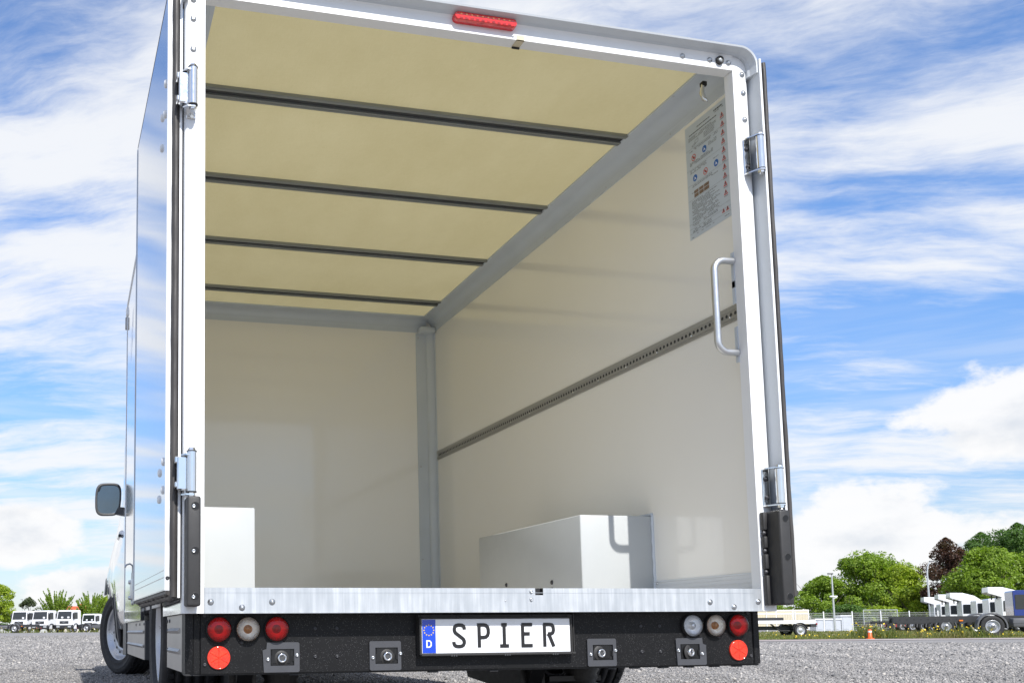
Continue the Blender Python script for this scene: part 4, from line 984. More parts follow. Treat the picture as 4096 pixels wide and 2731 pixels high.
# ---- wheels
def wheel(xc, yc, steer, side, full=True):
    # local z = outwards
    s = -1 if side == 'l' else 1
    rz = steer
    Mx = Matrix.Translation((xc, yc, .336)) @ Matrix.Rotation(rz, 4, 'Z') @ Matrix.Rotation(R(90)*s, 4, 'Y')
    hw = .105; ro = .336; rf = .222
    b = MB(); b.M = Mx
    b.lathe([(rf-.014, -.085), (rf-.006, -.088), (rf, -.092), (rf+.002, -.096), (rf-.004, -.092)], 64)
    b.lathe([(rf-.014, -.085), (rf-.03, .0), (rf-.024, .060), (rf-.012, .078), (rf+.001, .084), (rf+.003, .091), (rf-.002, .095), (rf-.008, .091), (rf-.014, .080), (rf-.026, .058), (rf-.040, .048), (.158, .052), (.146, .062), (.138, .066), (.120, .050), (.108, .046), (.086, .050), (.080, .060), (.060, .064), (.056, .058), (.044, .056), (.040, .066), (.030, .070), (0, .071)], 64)
    WH = lab(part('wheel', b, 'rim'), {'l': 'left', 'r': 'right'}[side] + (' front' if yc > 3 else ' rear') + ' silver steel wheel')
    b = MB(); b.M = Mx
    prof = [(rf-.004, -.092), (rf+.006, -.100), (rf+.030, -.112), (ro-.040, -.116), (ro-.014, -.108), (ro-.004, -.092), (ro, -.080), (ro, -.062), (ro-.009, -.060), (ro-.009, -.050), (ro+.001, -.048), (ro+.001, -.020), (ro-.009, -.018), (ro-.009, -.007), (ro+.001, -.005), (ro+.001, .018), (ro-.009, .020), (ro-.009, .031), (ro+.001, .033), (ro, .058), (ro-.009, .060), (ro-.009, .068), (ro, .070), (ro-.003, .092), (ro-.014, .108), (ro-.030, .1145), (ro-.034, .113), (ro-.040, .1165), (ro-.050, .1165), (ro-.054, .1145), (rf+.030, .112), (rf+.026, .1135), (rf+.016, .111), (rf+.012, .1065), (rf+.003, .097), (rf-.002, .092)]
    b.lathe(prof, 96); TY = sub('tyre', b, 'tyre', WH)
    b = MB(); b.M = Mx
    for k in range(60):                                         # tread sipes as small raised blocks at the shoulders
        a = 2*math.pi*k/60; ca, sa = math.cos(a), math.sin(a)
        for z in (-.080, .078):
            q0 = Matrix.Rotation(a, 4, 'Z'); old = b.M; b.M = Mx @ q0; b.box(ro-.006, ro+.0022, -.010, .010, z-.012, z+.012); b.M = old
    sub('shoulder_blocks', b, 'tyre', TY)['kind'] = 'stuff'
    if full:
        for k in range(16):
            b = MB(); a = 2*math.pi*k/16; b.M = Mx @ Matrix.Rotation(a, 4, 'Z') @ Matrix.Translation((.170, 0, .0515)) @ Matrix.Scale(1.0, 4) @ Matrix.Rotation(R(-6), 4, 'Y')
            b.lathe([(.0085, .0022), (.0105, .0012), (.0082, .0006), (0, .0006)], 12, False); sub('vent_hole', b, 'black', WH)
        for k in range(5):
            b = MB(); a = 2*math.pi*k/5 + .3; b.M = Mx @ Matrix.Rotation(a, 4, 'Z') @ Matrix.Translation((.098, 0, .0465)); b.lathe([(.019, .003), (.016, .0015), (0, .0015)], 18); sub('nut_recess', b, 'black', WH)
            b = MB(); b.M = Mx @ Matrix.Rotation(a, 4, 'Z') @ Matrix.Translation((.098, 0, .0465)); b.cyl((0, 0, 0), (0, 0, .018), .0115, n=6, smooth=False); b.lathe([(.0105, .018), (.007, .022), (0, .023)], 12); sub('wheel_nut', b, 'chrome', WH)
            b = MB(); b.M = Mx @ Matrix.Rotation(a+.63, 4, 'Z'); b.rbox(.084, .136, -.0035, .0035, .050, .0575, .002, 1); sub('disc_rib', b, 'rim', WH)
        b = MB(); ABC = {'N': [[(0, 0), (0, 1)], [(0, 1), (1, 0)], [(1, 0), (1, 1)]], 'E': [[(0, 0), (0, 1)], [(0, 1), (1, 1)], [(0, .5), (.8, .5)], [(0, 0), (1, 0)]], 'X': [[(0, 0), (1, 1)], [(0, 1), (1, 0)]]}
        for i, ch in enumerate('NEXEN'):
            for st in ABC[ch]:
                b.M = Mx @ Matrix.Rotation(R(205 if s < 0 else 20) - i*.105*1.0, 4, 'Z') @ Matrix.Translation((0, rf+.040, .1128)) ; b.stroke([(p[0]*.022-.011, p[1]*.026) for p in st], .0045, 0, .0016)
        sub('sidewall_lettering', b, 'rubber', TY)
    return WH
wheel(.085, 5.22, R(24), 'l'); wheel(.072, 1.22, 0, 'l'); wheel(1.862, 1.22, 0, 'r'); wheel(1.834, 5.22, R(24), 'r', False)

# ---- underbody
b = MB(); b.cyl((.15, 1.22, .33), (1.78, 1.22, .33), .040, n=16); b.box(.30, .38, .30, 3.4, .36, .43); b.box(1.56, 1.64, .30, 3.4, .36, .43); UB = part('rear_axle', b, 'under')
for x in (.365, 1.575):
    b = MB(); b.M = Matrix.Translation((x, .62, .10))
    b.lathe([(0, .0), (.075, .0), (.075, .022), (.055, .03), (.068, .048), (.060, .062), (.071, .078), (.060, .094), (.068, .11), (.05, .125), (.05, .30), (0, .30)], 24); sub('air_spring', b, 'rubber', UB)
for x in (1.36, .22):
    b = MB(); b.prism([(.52, .22), (.62, .08), (1.18, .13), (1.26, .30), (1.24, .36), (.55, .26)], x-.028, x+.028, 'yz'); b.box(x-.05, x+.05, .60, .72, .10, .22); sub('trailing_arm', b, 'under', UB)
b = MB(); b.box(1.42, 1.64, .58, .66, .135, .155); sub('cross_link', b, 'under', UB)
b = MB(); b.cyl((1.42, .62, .125), (1.66, .70, .14), .014, n=10); sub('brake_pipe', b, 'under', UB)
b = MB(); b.box(.25, .50, .55, .70, .072, .0995); sub('spring_seat', b, 'under', UB)
b = MB(); b.box(.05, 1.88, .18, 3.3, .395, .437); part('floor_pan', b, 'under')

# ---- cab
def cab():
    YS = [3.36, 3.42, 3.7, 4.1, 4.5, 4.85, 5.22, 5.6, 5.95, 6.2, 6.32]
    ZTOP = [2.22, 2.30, 2.34, 2.34, 2.30, 2.10, 1.62, 1.36, 1.22, 1.05, .90]
    def half(z, y):
        zz = [.30, .45, .57, .66, .75, .84, .97, 1.12, 1.30, 1.7, 2.1, 2.4]; xx = [-.035, -.05, -.062, -.080, -.088, -.082, -.060, -.020, .010, .06, .14, .24]
        x = np.interp(z, zz, xx)
        x += .10*max(0, (y-5.8)/.5)**2 + .02*max(0, (3.6-y)/.25) + (.02 if y < 4.0 else 0)
        return x
    NZ = 16; vs = []; fs = []
    for j, (y, zt) in enumerate(zip(YS, ZTOP)):
        zl = .36 if abs(y-5.22) > .42 else .336 + math.sqrt(.42**2-(y-5.22)**2)
        L_ = []
        for k in range(NZ+1):
            z = zl + (zt-zl)*k/NZ; x = half(z, y)
            if k >= NZ-1: x += .05*(k-NZ+2)
            L_.append((x, y, z))
        Rt = [(1.934-x, y, z) for x, y, z in reversed(L_)]
        vs += L_ + Rt
    n = 2*(NZ+1)
    for j in range(len(YS)-1):
        for k in range(n): l = (k+1) % n; fs.append((j*n+k, j*n+l, (j+1)*n+l, (j+1)*n+k))
    fs += [tuple(range(n)), tuple(range((len(YS)-1)*n, len(YS)*n))]
    b = MB(); b.add(vs, fs, True); return part('cab_body', b, 'cab_white')
CB = cab()
b = MB(); b.cyl((-.036, 4.10, 1.030), (-.040, 4.36, 1.030), .026, n=14); b.rbox(-.052, -.028, 4.08, 4.12, .995, 1.045, .008, 2); sub('door_handle', b, 'cab_white', CB)
b = MB(); b.rbox(-.066, -.046, 4.075, 4.10, 1.005, 1.025, .003, 1); sub('handle_lock', b, 'black', CB)
b = MB()
b.prism([(-.082, .60), (.03, .66), (.03, .20), (-.020, .23), (-.050, .30), (-.062, .44)], 4.66, 4.70, 'xz'); b.prism([(-.070, .60), (-.076, .62), (-.04, .64), (-.02, .28), (-.03, .24), (-.045, .34)], 4.50, 4.66, 'xz')
sub('wheel_arch_cladding', b, 'plastic', CB)
b = MB(); b.prism([(-.10, .66), (-.088, .80), (-.082, .66)], 5.64, 5.9, 'xz'); sub('arch_lip', b, 'plastic', CB)
# wing mirror
b = MB(); b.M = Matrix.Translation((-.110, 4.90, 1.378)) @ Matrix.Rotation(R(8), 4, 'Z') @ Matrix.Rotation(R(90), 4, 'X')
def sq(w_, h_, n=40, e=4.0):
    q = []
    for i in range(n):
        t = 2*math.pi*i/n; c_, s_2 = math.cos(t), math.sin(t); x = w_*math.copysign(abs(c_)**(2/e), c_); y = h_*math.copysign(abs(s_2)**(2/e), s_2)
        x *= 1 - .10*(y/h_ if y < 0 else 0)*-1*.6; q.append((x + .10*y*.35, y + .05*x))
    return q
rings = []
for w_, h_, z in ((.03, .05, -.085), (.075, .10, -.07), (.098, .126, -.03), (.103, .131, .0), (.101, .129, .010), (.090, .115, .012), (.086, .110, .004)):
    rings.append([(x, y, z) for x, y in sq(w_, h_)])
n_ = 40; vs = [p for r in rings for p in r]
b.add(vs, [(i*n_+k, i*n_+(k+1) % n_, (i+1)*n_+(k+1) % n_, (i+1)*n_+k) for i in range(len(rings)-1) for k in range(n_)], True); b.add(vs, [tuple(range(n_))])
MIR = part('wing_mirror', b, 'plastic')
b2 = MB(); b2.M = b.M; q = sq(.0865, .1105); b2.add([(x, y, .005 + .004*(x/.09)) for x, y in q], [tuple(range(n_))]); sub('mirror_glass', b2, 'mirror', MIR)
b2 = MB(); b2.M = b.M; b2.add([(-.070, .060, .0095), (-.055, .098, .0095), (-.080, .092, .0095), (-.086, .055, .0095)], [(0, 1, 2, 3)]); sub('blind_spot_patch', b2, 'glass_dark', MIR)
b = MB(); b.prism([(-.060, 1.268), (.06, 1.245), (.06, 1.315), (-.030, 1.322)], 4.90, 4.965, 'xz'); sub('mirror_arm', b, 'plastic', MIR)
b = MB(); b.prism([(4.55, 1.32), (5.05, 1.32), (4.82, 1.85), (4.45, 2.0), (3.9, 2.0), (3.9, 1.32)], .012, .016, 'yz'); sub('side_window', b, 'glass_dark', CB)

# ================================================================== background
def pos(d, s):
    p = CAM_POS + UF*d + UR*s; return Vector((p.x, p.y, float(gz(p.x, p.y))))
HD_R = math.atan2(UR.y, UR.x)

def quads_mesh(name, P4, mat):
    n = len(P4); me = bpy.data.meshes.new(name)
    me.vertices.add(n*4); me.vertices.foreach_set('co', np.asarray(P4, np.float32).reshape(-1))
    me.loops.add(n*4); me.loops.foreach_set('vertex_index', np.arange(n*4, dtype=np.int32))
    me.polygons.add(n); me.polygons.foreach_set('loop_start', (np.arange(n)*4).astype(np.int32)); me.polygons.foreach_set('loop_total', np.full(n, 4, np.int32))
    me.update(); me.validate(); me.materials.append(mat); return me
def leaf_quads(C, size, N=None):
    n = len(C); nv = rng.normal(size=(n, 3))*.62
    if N is not None: nv = nv + N
    nv /= np.linalg.norm(nv, axis=1)[:, None]
    a = rng.normal(size=(n, 3)); a -= nv*(a*nv).sum(1)[:, None]; a /= np.linalg.norm(a, axis=1)[:, None]
    b = np.cross(nv, a)
    sz = size*rng.uniform(.6, 1.4, n)[:, None]
    A = a*sz*.5; B = b*sz*.85*.5
    return np.stack([C - A, C + B*.9 - A*.1, C + A, C - B*.9 + A*.1], 1)

def tree(label, d, s, h, wd, mat, style='round', nleaf=4200, ls=.30, group='trees around the yard', trunk_h=.25, name='broadleaf_tree'):
    T = thing(name, label, 'tree', pos(d, s), rng.uniform(0, 6.28), group)
    b = MB(); tr = max(.06, h*.018)
    b.tube([(0, 0, -.1), (.03*h*.2, 0, h*.2), (.0, .02*h, h*.45), (.02*h, 0, h*.75)], [tr*1.3, tr, tr*.75, tr*.3], 8)
    for k in range(7):
        a = rng.uniform(0, 6.28); z = h*rng.uniform(.22, .5); L_ = wd*rng.uniform(.22, .38)
        b.tube([(0, 0, z), (L_*.5*math.cos(a), L_*.5*math.sin(a), z + L_*.45), (L_*math.cos(a), L_*math.sin(a), z + L_*1.1)], [tr*.5, tr*.32, tr*.12], 6)
    obj('trunk', b, M['bark'], T)
    C = []; NN = []
    if style == 'round':
        nl = int(26 + wd*2)
        for k in range(nl):
            a = rng.uniform(0, 6.28); q = rng.uniform(0, 1)**.6; zf = rng.uniform(trunk_h*.6, .90)
            env = math.sin(math.pi*min(1, max(0.02, (zf - trunk_h*.3)/(1.12 - trunk_h*.3)))**.75)
            r = wd*.5*env*q*.85
            c = np.array([r*math.cos(a), r*math.sin(a), zf*h]); rad = min(wd, h*1.1)*rng.uniform(.07, .19)
            m_ = nleaf//nl; v = rng.normal(size=(m_, 3)); v /= np.linalg.norm(v, axis=1)[:, None]
            C.append(c + v*(rad*rng.uniform(.55, 1.12, m_)**.8)[:, None]*np.array([1, 1, .78])); NN.append(v*.8 + np.array([0, 0, .45]))
        m_ = nleaf//12; zf = rng.uniform(.8, 1.0, m_); a = rng.uniform(0, 6.28, m_); r = wd*.30*(1.0 - (zf-.8)/.2)**.7*rng.uniform(0, 1, m_)**.5
        C.append(np.stack([r*np.cos(a), r*np.sin(a), zf*h], 1)); NN.append(np.tile(np.array([[0, 0, .8]]), (m_, 1)))
    else:                                            # upright shoots, feathery outline
        ns = 120
        for k in range(ns):
            a = rng.uniform(0, 6.28); z0 = h*rng.uniform(.15, .62); out_ = rng.uniform(.25, 1.0); L_ = h*rng.uniform(.28, .45)*(1.15 - .45*out_)
            base = np.array([wd*.26*out_*math.cos(a), wd*.26*out_*math.sin(a), z0])
            dr = np.array([out_*math.cos(a)*.75, out_*math.sin(a)*.75, 1.0]); dr /= np.linalg.norm(dr)
            m_ = nleaf//ns; t = rng.uniform(0, 1, m_); rad = (.07 + .032*h*(1-t))*rng.uniform(.2, 1, m_)
            v = rng.normal(size=(m_, 3)); v /= np.linalg.norm(v, axis=1)[:, None]
            tip = base + dr*L_
            if tip[2] > h: tip *= h/tip[2]
            C.append(base + (tip-base)*t[:, None] + v*rad[:, None]); NN.append(v*.6 + np.array([0, 0, .4]) + .4*np.array([math.cos(a), math.sin(a), 0]))
    C = np.concatenate(C); C[:, 2] = np.maximum(C[:, 2], .1)
    cr = link('crown', quads_mesh('crown', leaf_quads(C, ls, np.concatenate(NN)), M[mat]), None, T)
    return T

# ---- parked chassis-cab trucks
def truck(label, d, s, head, color='far_white', deflector=False, cab=True, wb=4.2, over=2.2, wr=None, group='parked chassis trucks', high=2.62, front=True, papers=1):
    p = pos(d, s); T = thing('chassis_truck', label, 'truck', p, head, group)
    # local: x forward, origin under the rear axle
    xf = wb
    b = MB(); 
    for y in (-.42, .36): b.box(-over, xf+.5, y, y+.06, .65, .92)
    FR = obj('chassis_frame', b, M['far_black'], T); 
    b = MB()
    for k in range(5): x = -over + .08 + k*(over+xf-.9)/4; b.box(x, x+.06, -.36, .36, .70, .86)
    b.box(-over-.03, -over+.03, -.95, .95, .46, .60)
    obj('cross_member', b, M['far_black'], FR)
    for y in (-.415, .415):
        for k in range(9):
            q = MB(); q.M = Matrix.Translation((-over + .25 + k*.27, y + (.0075 if y > 0 else -.0075), .785)) @ Matrix.Rotation(R(90), 4, 'X'); q.lathe([(.030, .002), (.030, -.002)], 12); q.lathe([(0, .002), (.030, .002)], 12, False); q.lathe([(0, -.002), (.030, -.002)], 12, False)
            obj('frame_hole', q, M['black'], FR) if over > 3 else None
    for y in (-.85, .85):
        q = MB(); q.box(-over-.06, -over-.03, y-.14, y+.14, .47, .59); obj('tail_lamp', q, M['red'], T)
    for y in (-.47, .47):
        for x in (-over*.28, xf*.55):
            q = MB(); q.box(x-.07, x+.07, y-.02, y+.02, .70, .755); obj('side_marker', q, M['orange'], T)
    wl = [(0, -1), (0, 1)] + ([(xf, -1), (xf, 1)] if cab else [])
    for x, sd in wl:
        r = .46; y = sd*.98
        Mx = Matrix.Translation((x, y, r)) @ Matrix.Rotation(-R(90)*sd, 4, 'X')
        q = MB(); q.M = Mx; q.lathe([(.27, .02), (.275, .03), (.25, .028), (.235, -.03), (.20, -.045), (.165, -.035), (.155, .01), (.125, .02), (.10, .05), (0, .055)], 28); WH = obj('wheel', q, M['rim'], T)
        q = MB(); q.M = Mx; q.lathe([(.265, -.22), (.40, -.24), (r-.01, -.20), (r, -.15), (r, -.03), (r-.02, .02), (.40, .035), (.285, .025), (.27, .015)], 36); obj('tyre', q, M['tyre'], WH)
        q = MB(); q.M = Mx
        for k in range(8): a = k*math.pi/4; q.cyl((.13*math.cos(a), .13*math.sin(a), .0), (.13*math.cos(a), .13*math.sin(a), .035), .016, n=6)
        q.cyl((0, 0, .0), (0, 0, .075), .075, n=14); obj('hub', q, M['far_grey'], WH)
        if x == 0:
            q = MB(); pl = []
            for k in range(11): a = R(-8) + R(196)*k/10; pl.append((.57*math.cos(a), .46 + .57*math.sin(a)*1.02))
            for k in range(11): a = R(188) - R(196)*k/10; pl.append((.515*math.cos(a), .46 + .515*math.sin(a)))
            nn = len(pl)//2
            for i in range(nn-1):
                a0, a1 = pl[i], pl[i+1]; c1, c0 = pl[2*nn-2-i], pl[2*nn-1-i]
                q.prism([a0, a1, c1, c0], y - sd*.33, y + sd*.04, 'xz')
            obj('mudguard', q, M['far_grey'], T)
    for sd in (-1, 1):
        q = MB(); q.rbox(.75, 1.75, sd*.52 if sd > 0 else -1.0, 1.0 if sd > 0 else -.52, .42, .80, .04, 2); q.box(.75, 1.75, sd*1.0-.012, sd*1.0+.012, .60, .66); obj('side_box', q, M['far_grey'], T)
    if not cab: return T
    # cab
    hw = 1.10; x0, x1 = xf-1.05, xf+.78; zb, zt = .88, high
    prof = [(x0, zb), (x0, zt-.10), (x0+.05, zt-.02), (x0+.20, zt), (x1-.42, zt), (x1-.20, zt-.06), (x1-.15, zt-.14), (x1-.005, 1.62), (x1+.02, 1.50), (x1+.04, 1.0), (x1+.03, zb)]
    q = MB(); n = len(prof); vs = []
    for yy, k in ((-hw, .965), (-hw+.05, 1.0), (hw-.05, 1.0), (hw, .965)):
        cx_, cz_ = (x0+x1)/2, (zb+zt)/2
        for (x, z) in prof: vs.append((cx_ + (x-cx_)*k, yy*(1 - .05*max(0, (z-1.6)/(zt-1.6))), cz_ + (z-cz_)*k))
    for j in range(3):
        for i in range(n): l = (i+1) % n; q.add([], []); 
    q.add(vs, [(j*n+i, j*n+(i+1) % n, (j+1)*n+(i+1) % n, (j+1)*n+i) for j in range(3) for i in range(n)] + [tuple(range(n)), tuple(range(3*n, 4*n))])
    CBo = obj('cab', q, M[color], T)
    for sd in (-1, 1):
        q = MB(); y = sd*(hw*.972)
        wr_ = x1-1.12 if front else x0+.10; lo = 1.56 if front else 1.44
        q.prism([(wr_, lo+.04), (wr_+.03, zt-.27), (x1-.44, zt-.27), (x1-.27, 1.66), (x1-.36, lo-.04), (x1-.60, lo+.02)], sd*(hw-.05), sd*(hw+.008), 'xz'); obj('side_window', q, M['glass_dark'], T)
        q = MB(); q.rbox(x1-.30, x1-.02, sd*1.17-.07, sd*1.17+.07, 1.62, 2.24, .03, 2); q.tube([(x1-.15, sd*1.0, 2.32), (x1-.12, sd*1.17, 2.26)], .03, 6); obj('mirror', q, M['far_black'], T)
        q = MB(); q.box(x1-.9, x1-.22, sd*1.04 - .06, sd*1.04+.065, .44, .90); obj('step', q, M['far_white'] if color == 'far_white' else M['far_grey'], T)
        q = MB()
        for k in range(10):
            a = R(-10)+R(200)*k/9; a2 = R(-10)+R(200)*(k+1)/9
            if k < 9: q.prism([(xf+.58*math.cos(a), .50+.58*math.sin(a)), (xf+.58*math.cos(a2), .50+.58*math.sin(a2)), (xf+.50*math.cos(a2), .48+.50*math.sin(a2)), (xf+.50*math.cos(a), .48+.50*math.sin(a))], sd*1.02-.12, sd*1.02+.12, 'xz')
        obj('wheel_arch', q, M['far_black'], T)
    if front:
        q = MB(); 
        def fx(z): return np.interp(z, [.88, 1.0, 1.50, 1.62, zt-.14], [x1+.03, x1+.04, x1+.02, x1-.005, x1-.15])
        z0, z1 = 1.56, zt-.17
        q.add([(fx(z0)+.004, -.97, z0), (fx(z0)+.004, .97, z0), (fx(z1)+.012, .90, z1), (fx(z1)+.012, -.90, z1), (fx(z0)-.05, -1.0, z0), (fx(z0)-.05, 1.0, z0), (fx(z1)-.05, .95, z1), (fx(z1)-.05, -.95, z1)], [(0, 1, 2, 3), (4, 0, 3, 7), (1, 5, 6, 2), (4, 5, 1, 0), (3, 2, 6, 7)])
        WS = obj('windscreen', q, M['glass_dark'], T)
        for k in range(papers):
            yy = .42 - k*.85; q = MB(); q.box(fx(1.7)+.008, fx(1.7)+.014, yy, yy+.28, 1.66, 1.86); obj('paper_sheet', q, M['plate_white'], WS)
        q = MB(); q.rbox(x1+.02, x1+.055, -.62, .62, 1.0, 1.34, .015, 1); G = obj('grille', q, M['far_black'], T)
        for k in range(4): q = MB(); q.box(x1+.050, x1+.068, -.60, .60, 1.035+k*.08, 1.055+k*.08); obj('grille_bar', q, M['far_grey'], G)
        q = MB(); q.M = Matrix.Translation((x1+.075, 0, 1.24)) @ Matrix.Rotation(R(90), 4, 'Y')
        q.lathe([(.135, 0), (.145, .012), (.155, 0), (.145, -.008), (.135, 0)], 24)
        for k in range(3): a = math.pi + k*2*math.pi/3; q.prism([(.14*math.cos(a), .14*math.sin(a)), (.03*math.cos(a+1.05), .03*math.sin(a+1.05)), (0, 0), (.03*math.cos(a-1.05), .03*math.sin(a-1.05))], -.004, .012)
        obj('emblem', q, M['chrome'], G)
        q = MB(); q.rbox(x1-.25, x1+.10, -1.12, 1.12, .42, .86, .05, 2); BU = obj('front_bumper', q, M['far_black'], T)
        for sd in (-1, 1): q = MB(); q.rbox(x1+.06, x1+.115, sd*.78-.22, sd*.78+.22, .58, .77, .02, 1); obj('headlight', q, M['lens_clear'], BU)
        q = MB(); q.box(x1+.03, x1+.06, -1.05, 1.05, .86, .96); obj('bumper_trim', q, M[color], T)
    if deflector:
        q = MB(); xa, xb_ = x0-.75, x1-.35; zb_ = zt
        pr_ = [(xa, zb_+.36), (xa+.02, zb_+.72), (xa+.9, zb_+.70), (xb_-.5, zb_+.44), (xb_, zb_+.05), (xb_-.3, zb_+.015), (x0+.15, zb_+.02)]
        vs = []; n = len(pr_)
        for yy, k in ((-1.02, 0), (-.9, 1), (.9, 1), (1.02, 0)): vs += [(x, yy, z - (1-k)*.06) for x, z in pr_]
        q.add(vs, [(j*n+i, j*n+(i+1) % n, (j+1)*n+(i+1) % n, (j+1)*n+i) for j in range(3) for i in range(n)] + [tuple(range(n)), tuple(range(3*n, 4*n))])
        DF = obj('roof_deflector', q, M['far_white'], T)
        q = MB(); q.box(xa+.5, xa+.58, -.85, -.78, zt-.15, zt+.32); q.box(xa+.5, xa+.58, .78, .85, zt-.15, zt+.32); obj('deflector_strut', q, M['far_black'], DF)['kind'] = 'stuff'
    return T

LG = 'white trucks parked at the far left'
hl = R(-124)
def cabpos(d, s, head, wb): return d, s
def truck_at_cab(label, u, wv, head, **kw):
    wb = kw.get('wb', 4.2); s = (u-1221.4)/3935.0*wv; d = wv/.9946
    hx, hy = math.cos(head), math.sin(head); dd = hx*UF.x + hy*UF.y; ss = hx*UR.x + hy*UR.y
    return truck(label, d - dd*wb, s - ss*wb, head, **kw)
truck_at_cab('white cab truck parked leftmost of the far left row', 88, 118, hl, group=LG, papers=1)
truck_at_cab('white cab truck between two others in the far left row', 171, 117, hl, group=LG, papers=1)
truck_at_cab('white cab truck with two sheets in its windscreen, nearest the big front wheel', 268, 116, hl, group=LG, papers=2)
truck_at_cab('lower white cab truck half hidden behind the front wheel and a grey mudguard', 362, 141, hl, group=LG, papers=2)
def truck_at_corner(label, u, wv, head, **kw):      # near rear corner of the cab
    wb = kw.get('wb', 4.2); s = (u-1221.4)/3935.0*wv; d = wv/.9946; lx, ly = wb-1.05, -1.10
    wx_ = math.cos(head)*lx - math.sin(head)*ly; wy_ = math.sin(head)*lx + math.cos(head)*ly
    return truck(label, d - (wx_*UF.x + wy_*UF.y), s - (wx_*UR.x + wy_*UR.y), head, **kw)
def truck_at_axle(label, u, wv, head, **kw): return truck(label, (wv+1.0)/.9946, (u-1221.4)/3935.0*wv, head, **kw)
truck_at_axle('black truck chassis with grey mudguard in front of the leftmost white cab', 53, 106, HD_R + math.pi, group=LG, over=2.35)
truck_at_axle('dark chassis with grey mudguard beside the front wheel', 352, 112, HD_R - .35, group=LG, over=1.2)

RG = 'chassis trucks parked at the far right'
HR = HD_R - .42
truck_at_axle('nearest dark chassis truck on the right with drilled frame and big rear wheel', 4000, 41.5, HD_R - .30, group=RG, over=3.55)
truck_at_corner('blue cab truck at the right picture edge', 4058, 60, HR, group=RG, color='far_blue', wb=4.6, over=2.6, front=False)
for i, (u, wv, df, lb) in enumerate([
        (4011, 70, True, 'white cab truck with the largest roof deflector just behind the blue cab'),
        (3958, 74, False, 'white cab truck without deflector, second behind the blue cab'),
        (3908, 78, False, 'white cab truck without deflector, third behind the blue cab'),
        (3850, 82, True, 'white cab truck with roof deflector, fourth behind the blue cab'),
        (3800, 86, True, 'white cab truck with roof deflector, fifth behind the blue cab'),
        (3764, 90, False, 'white cab truck without deflector, sixth behind the blue cab'),
        (3738, 94, True, 'white cab truck with roof deflector at the far left end of the right row')]):
    truck_at_corner(lb, u, wv, HR, group=RG, deflector=df, wb=4.6, over=2.4, high=2.50, front=False)

# ---- white trailer
wv = 52.0
T = thing('flat_trailer', 'white flatbed trailer with one wheel beside the cream container', 'trailer', pos(wv/.9946, (3168-1221.4)/3935*wv), HD_R)
b = MB(); b.rbox(-3.6, .86, -.75, -.62, .66, .84, .015, 1); b.rbox(-3.6, .86, .62, .75, .66, .84, .015, 1); obj('side_rail', b, M['far_white'], T)['kind'] = 'stuff'
b = MB(); b.box(-3.6, .84, -.62, .62, .72, .80); obj('deck', b, M['galv_post'], T)
b = MB(); b.box(-2.6, -.7, -.50, .10, .85, 1.0); b.box(-3.0, -2.6, -.5, .1, .85, 1.15); obj('deck_beam', b, M['far_black'], T)
b = MB(); b.box(-3.4, .3, -.4, -.3, .35, .55); b.box(-3.4, .3, .3, .4, .35, .55); b.tube([(-1.4, -.5, .66), (-.9, -.5, .30), (.0, -.5, .30)], .04, 6); obj('underframe', b, M['far_black'], T)['kind'] = 'stuff'
for sd in (-1, 1):
    Mx = Matrix.Translation((0, sd*.82, .325)) @ Matrix.Rotation(-R(90)*sd, 4, 'X')
    q = MB(); q.M = Mx; q.lathe([(.215, .02), (.21, .03), (.19, .01), (.15, -.02), (.10, .0), (.06, .03), (0, .03)], 26); WH = obj('wheel', q, M['rim'], T)
    q = MB(); q.M = Mx; q.lathe([(.21, -.15), (.29, -.17), (.325, -.13), (.325, .0), (.31, .03), (.22, .03), (.21, .015)], 32); obj('tyre', q, M['tyre'], WH)
    q = MB()
    for k in range(8):
        a = R(10)+R(160)*k/8; a2 = R(10)+R(160)*(k+1)/8
        q.prism([(.40*math.cos(a), .33+.40*math.sin(a)), (.40*math.cos(a2), .33+.40*math.sin(a2)), (.375*math.cos(a2), .33+.375*math.sin(a2)), (.375*math.cos(a), .33+.375*math.sin(a))], sd*.72-.12, sd*.72+.15, 'xz')
    obj('mudguard', q, M['far_black'], T)
q = MB(); q.box(.55, .86, -.80, .80, .50, .64); TB = obj('tail_board', q, M['far_black'], T)
for sd in (-1, 1): q = MB(); q.box(.86, .90, sd*.70-.09, sd*.70+.09, .60, .70); obj('tail_lamp', q, M['red'], TB)

# ---- cream container behind the fence
wv = 118.0; s0 = (3050-1221.4)/3935*wv; s1 = (3236-1221.4)/3935*wv; p = pos(wv/.9946, s1)
T = thing('site_container', 'cream ribbed container with pale frame behind the white trailer', 'container', p, HD_R)
L_ = s1 - s0 + 1.0
b = MB(); b.box(-L_, 0, 0, 2.4, .12, 2.52); CT_ = obj('shell', b, M['tan'], T)
b = MB()
for z in (.12, 1.98, 2.36): b.box(-L_, .02, -.03, 0, z, z+.12)
for x in (-.12, -2.0, -4.0, -L_): b.box(x, x+.10, -.032, 0, .12, 2.52)
obj('frame_bars', b, M['far_white'], CT_)
for k in range(int(L_/.30)):
    b = MB(); x = -L_+.1+k*.30; b.box(x, x+.15, -.022, 0, .26, 1.96); obj('wall_rib', b, M['tan'], CT_)

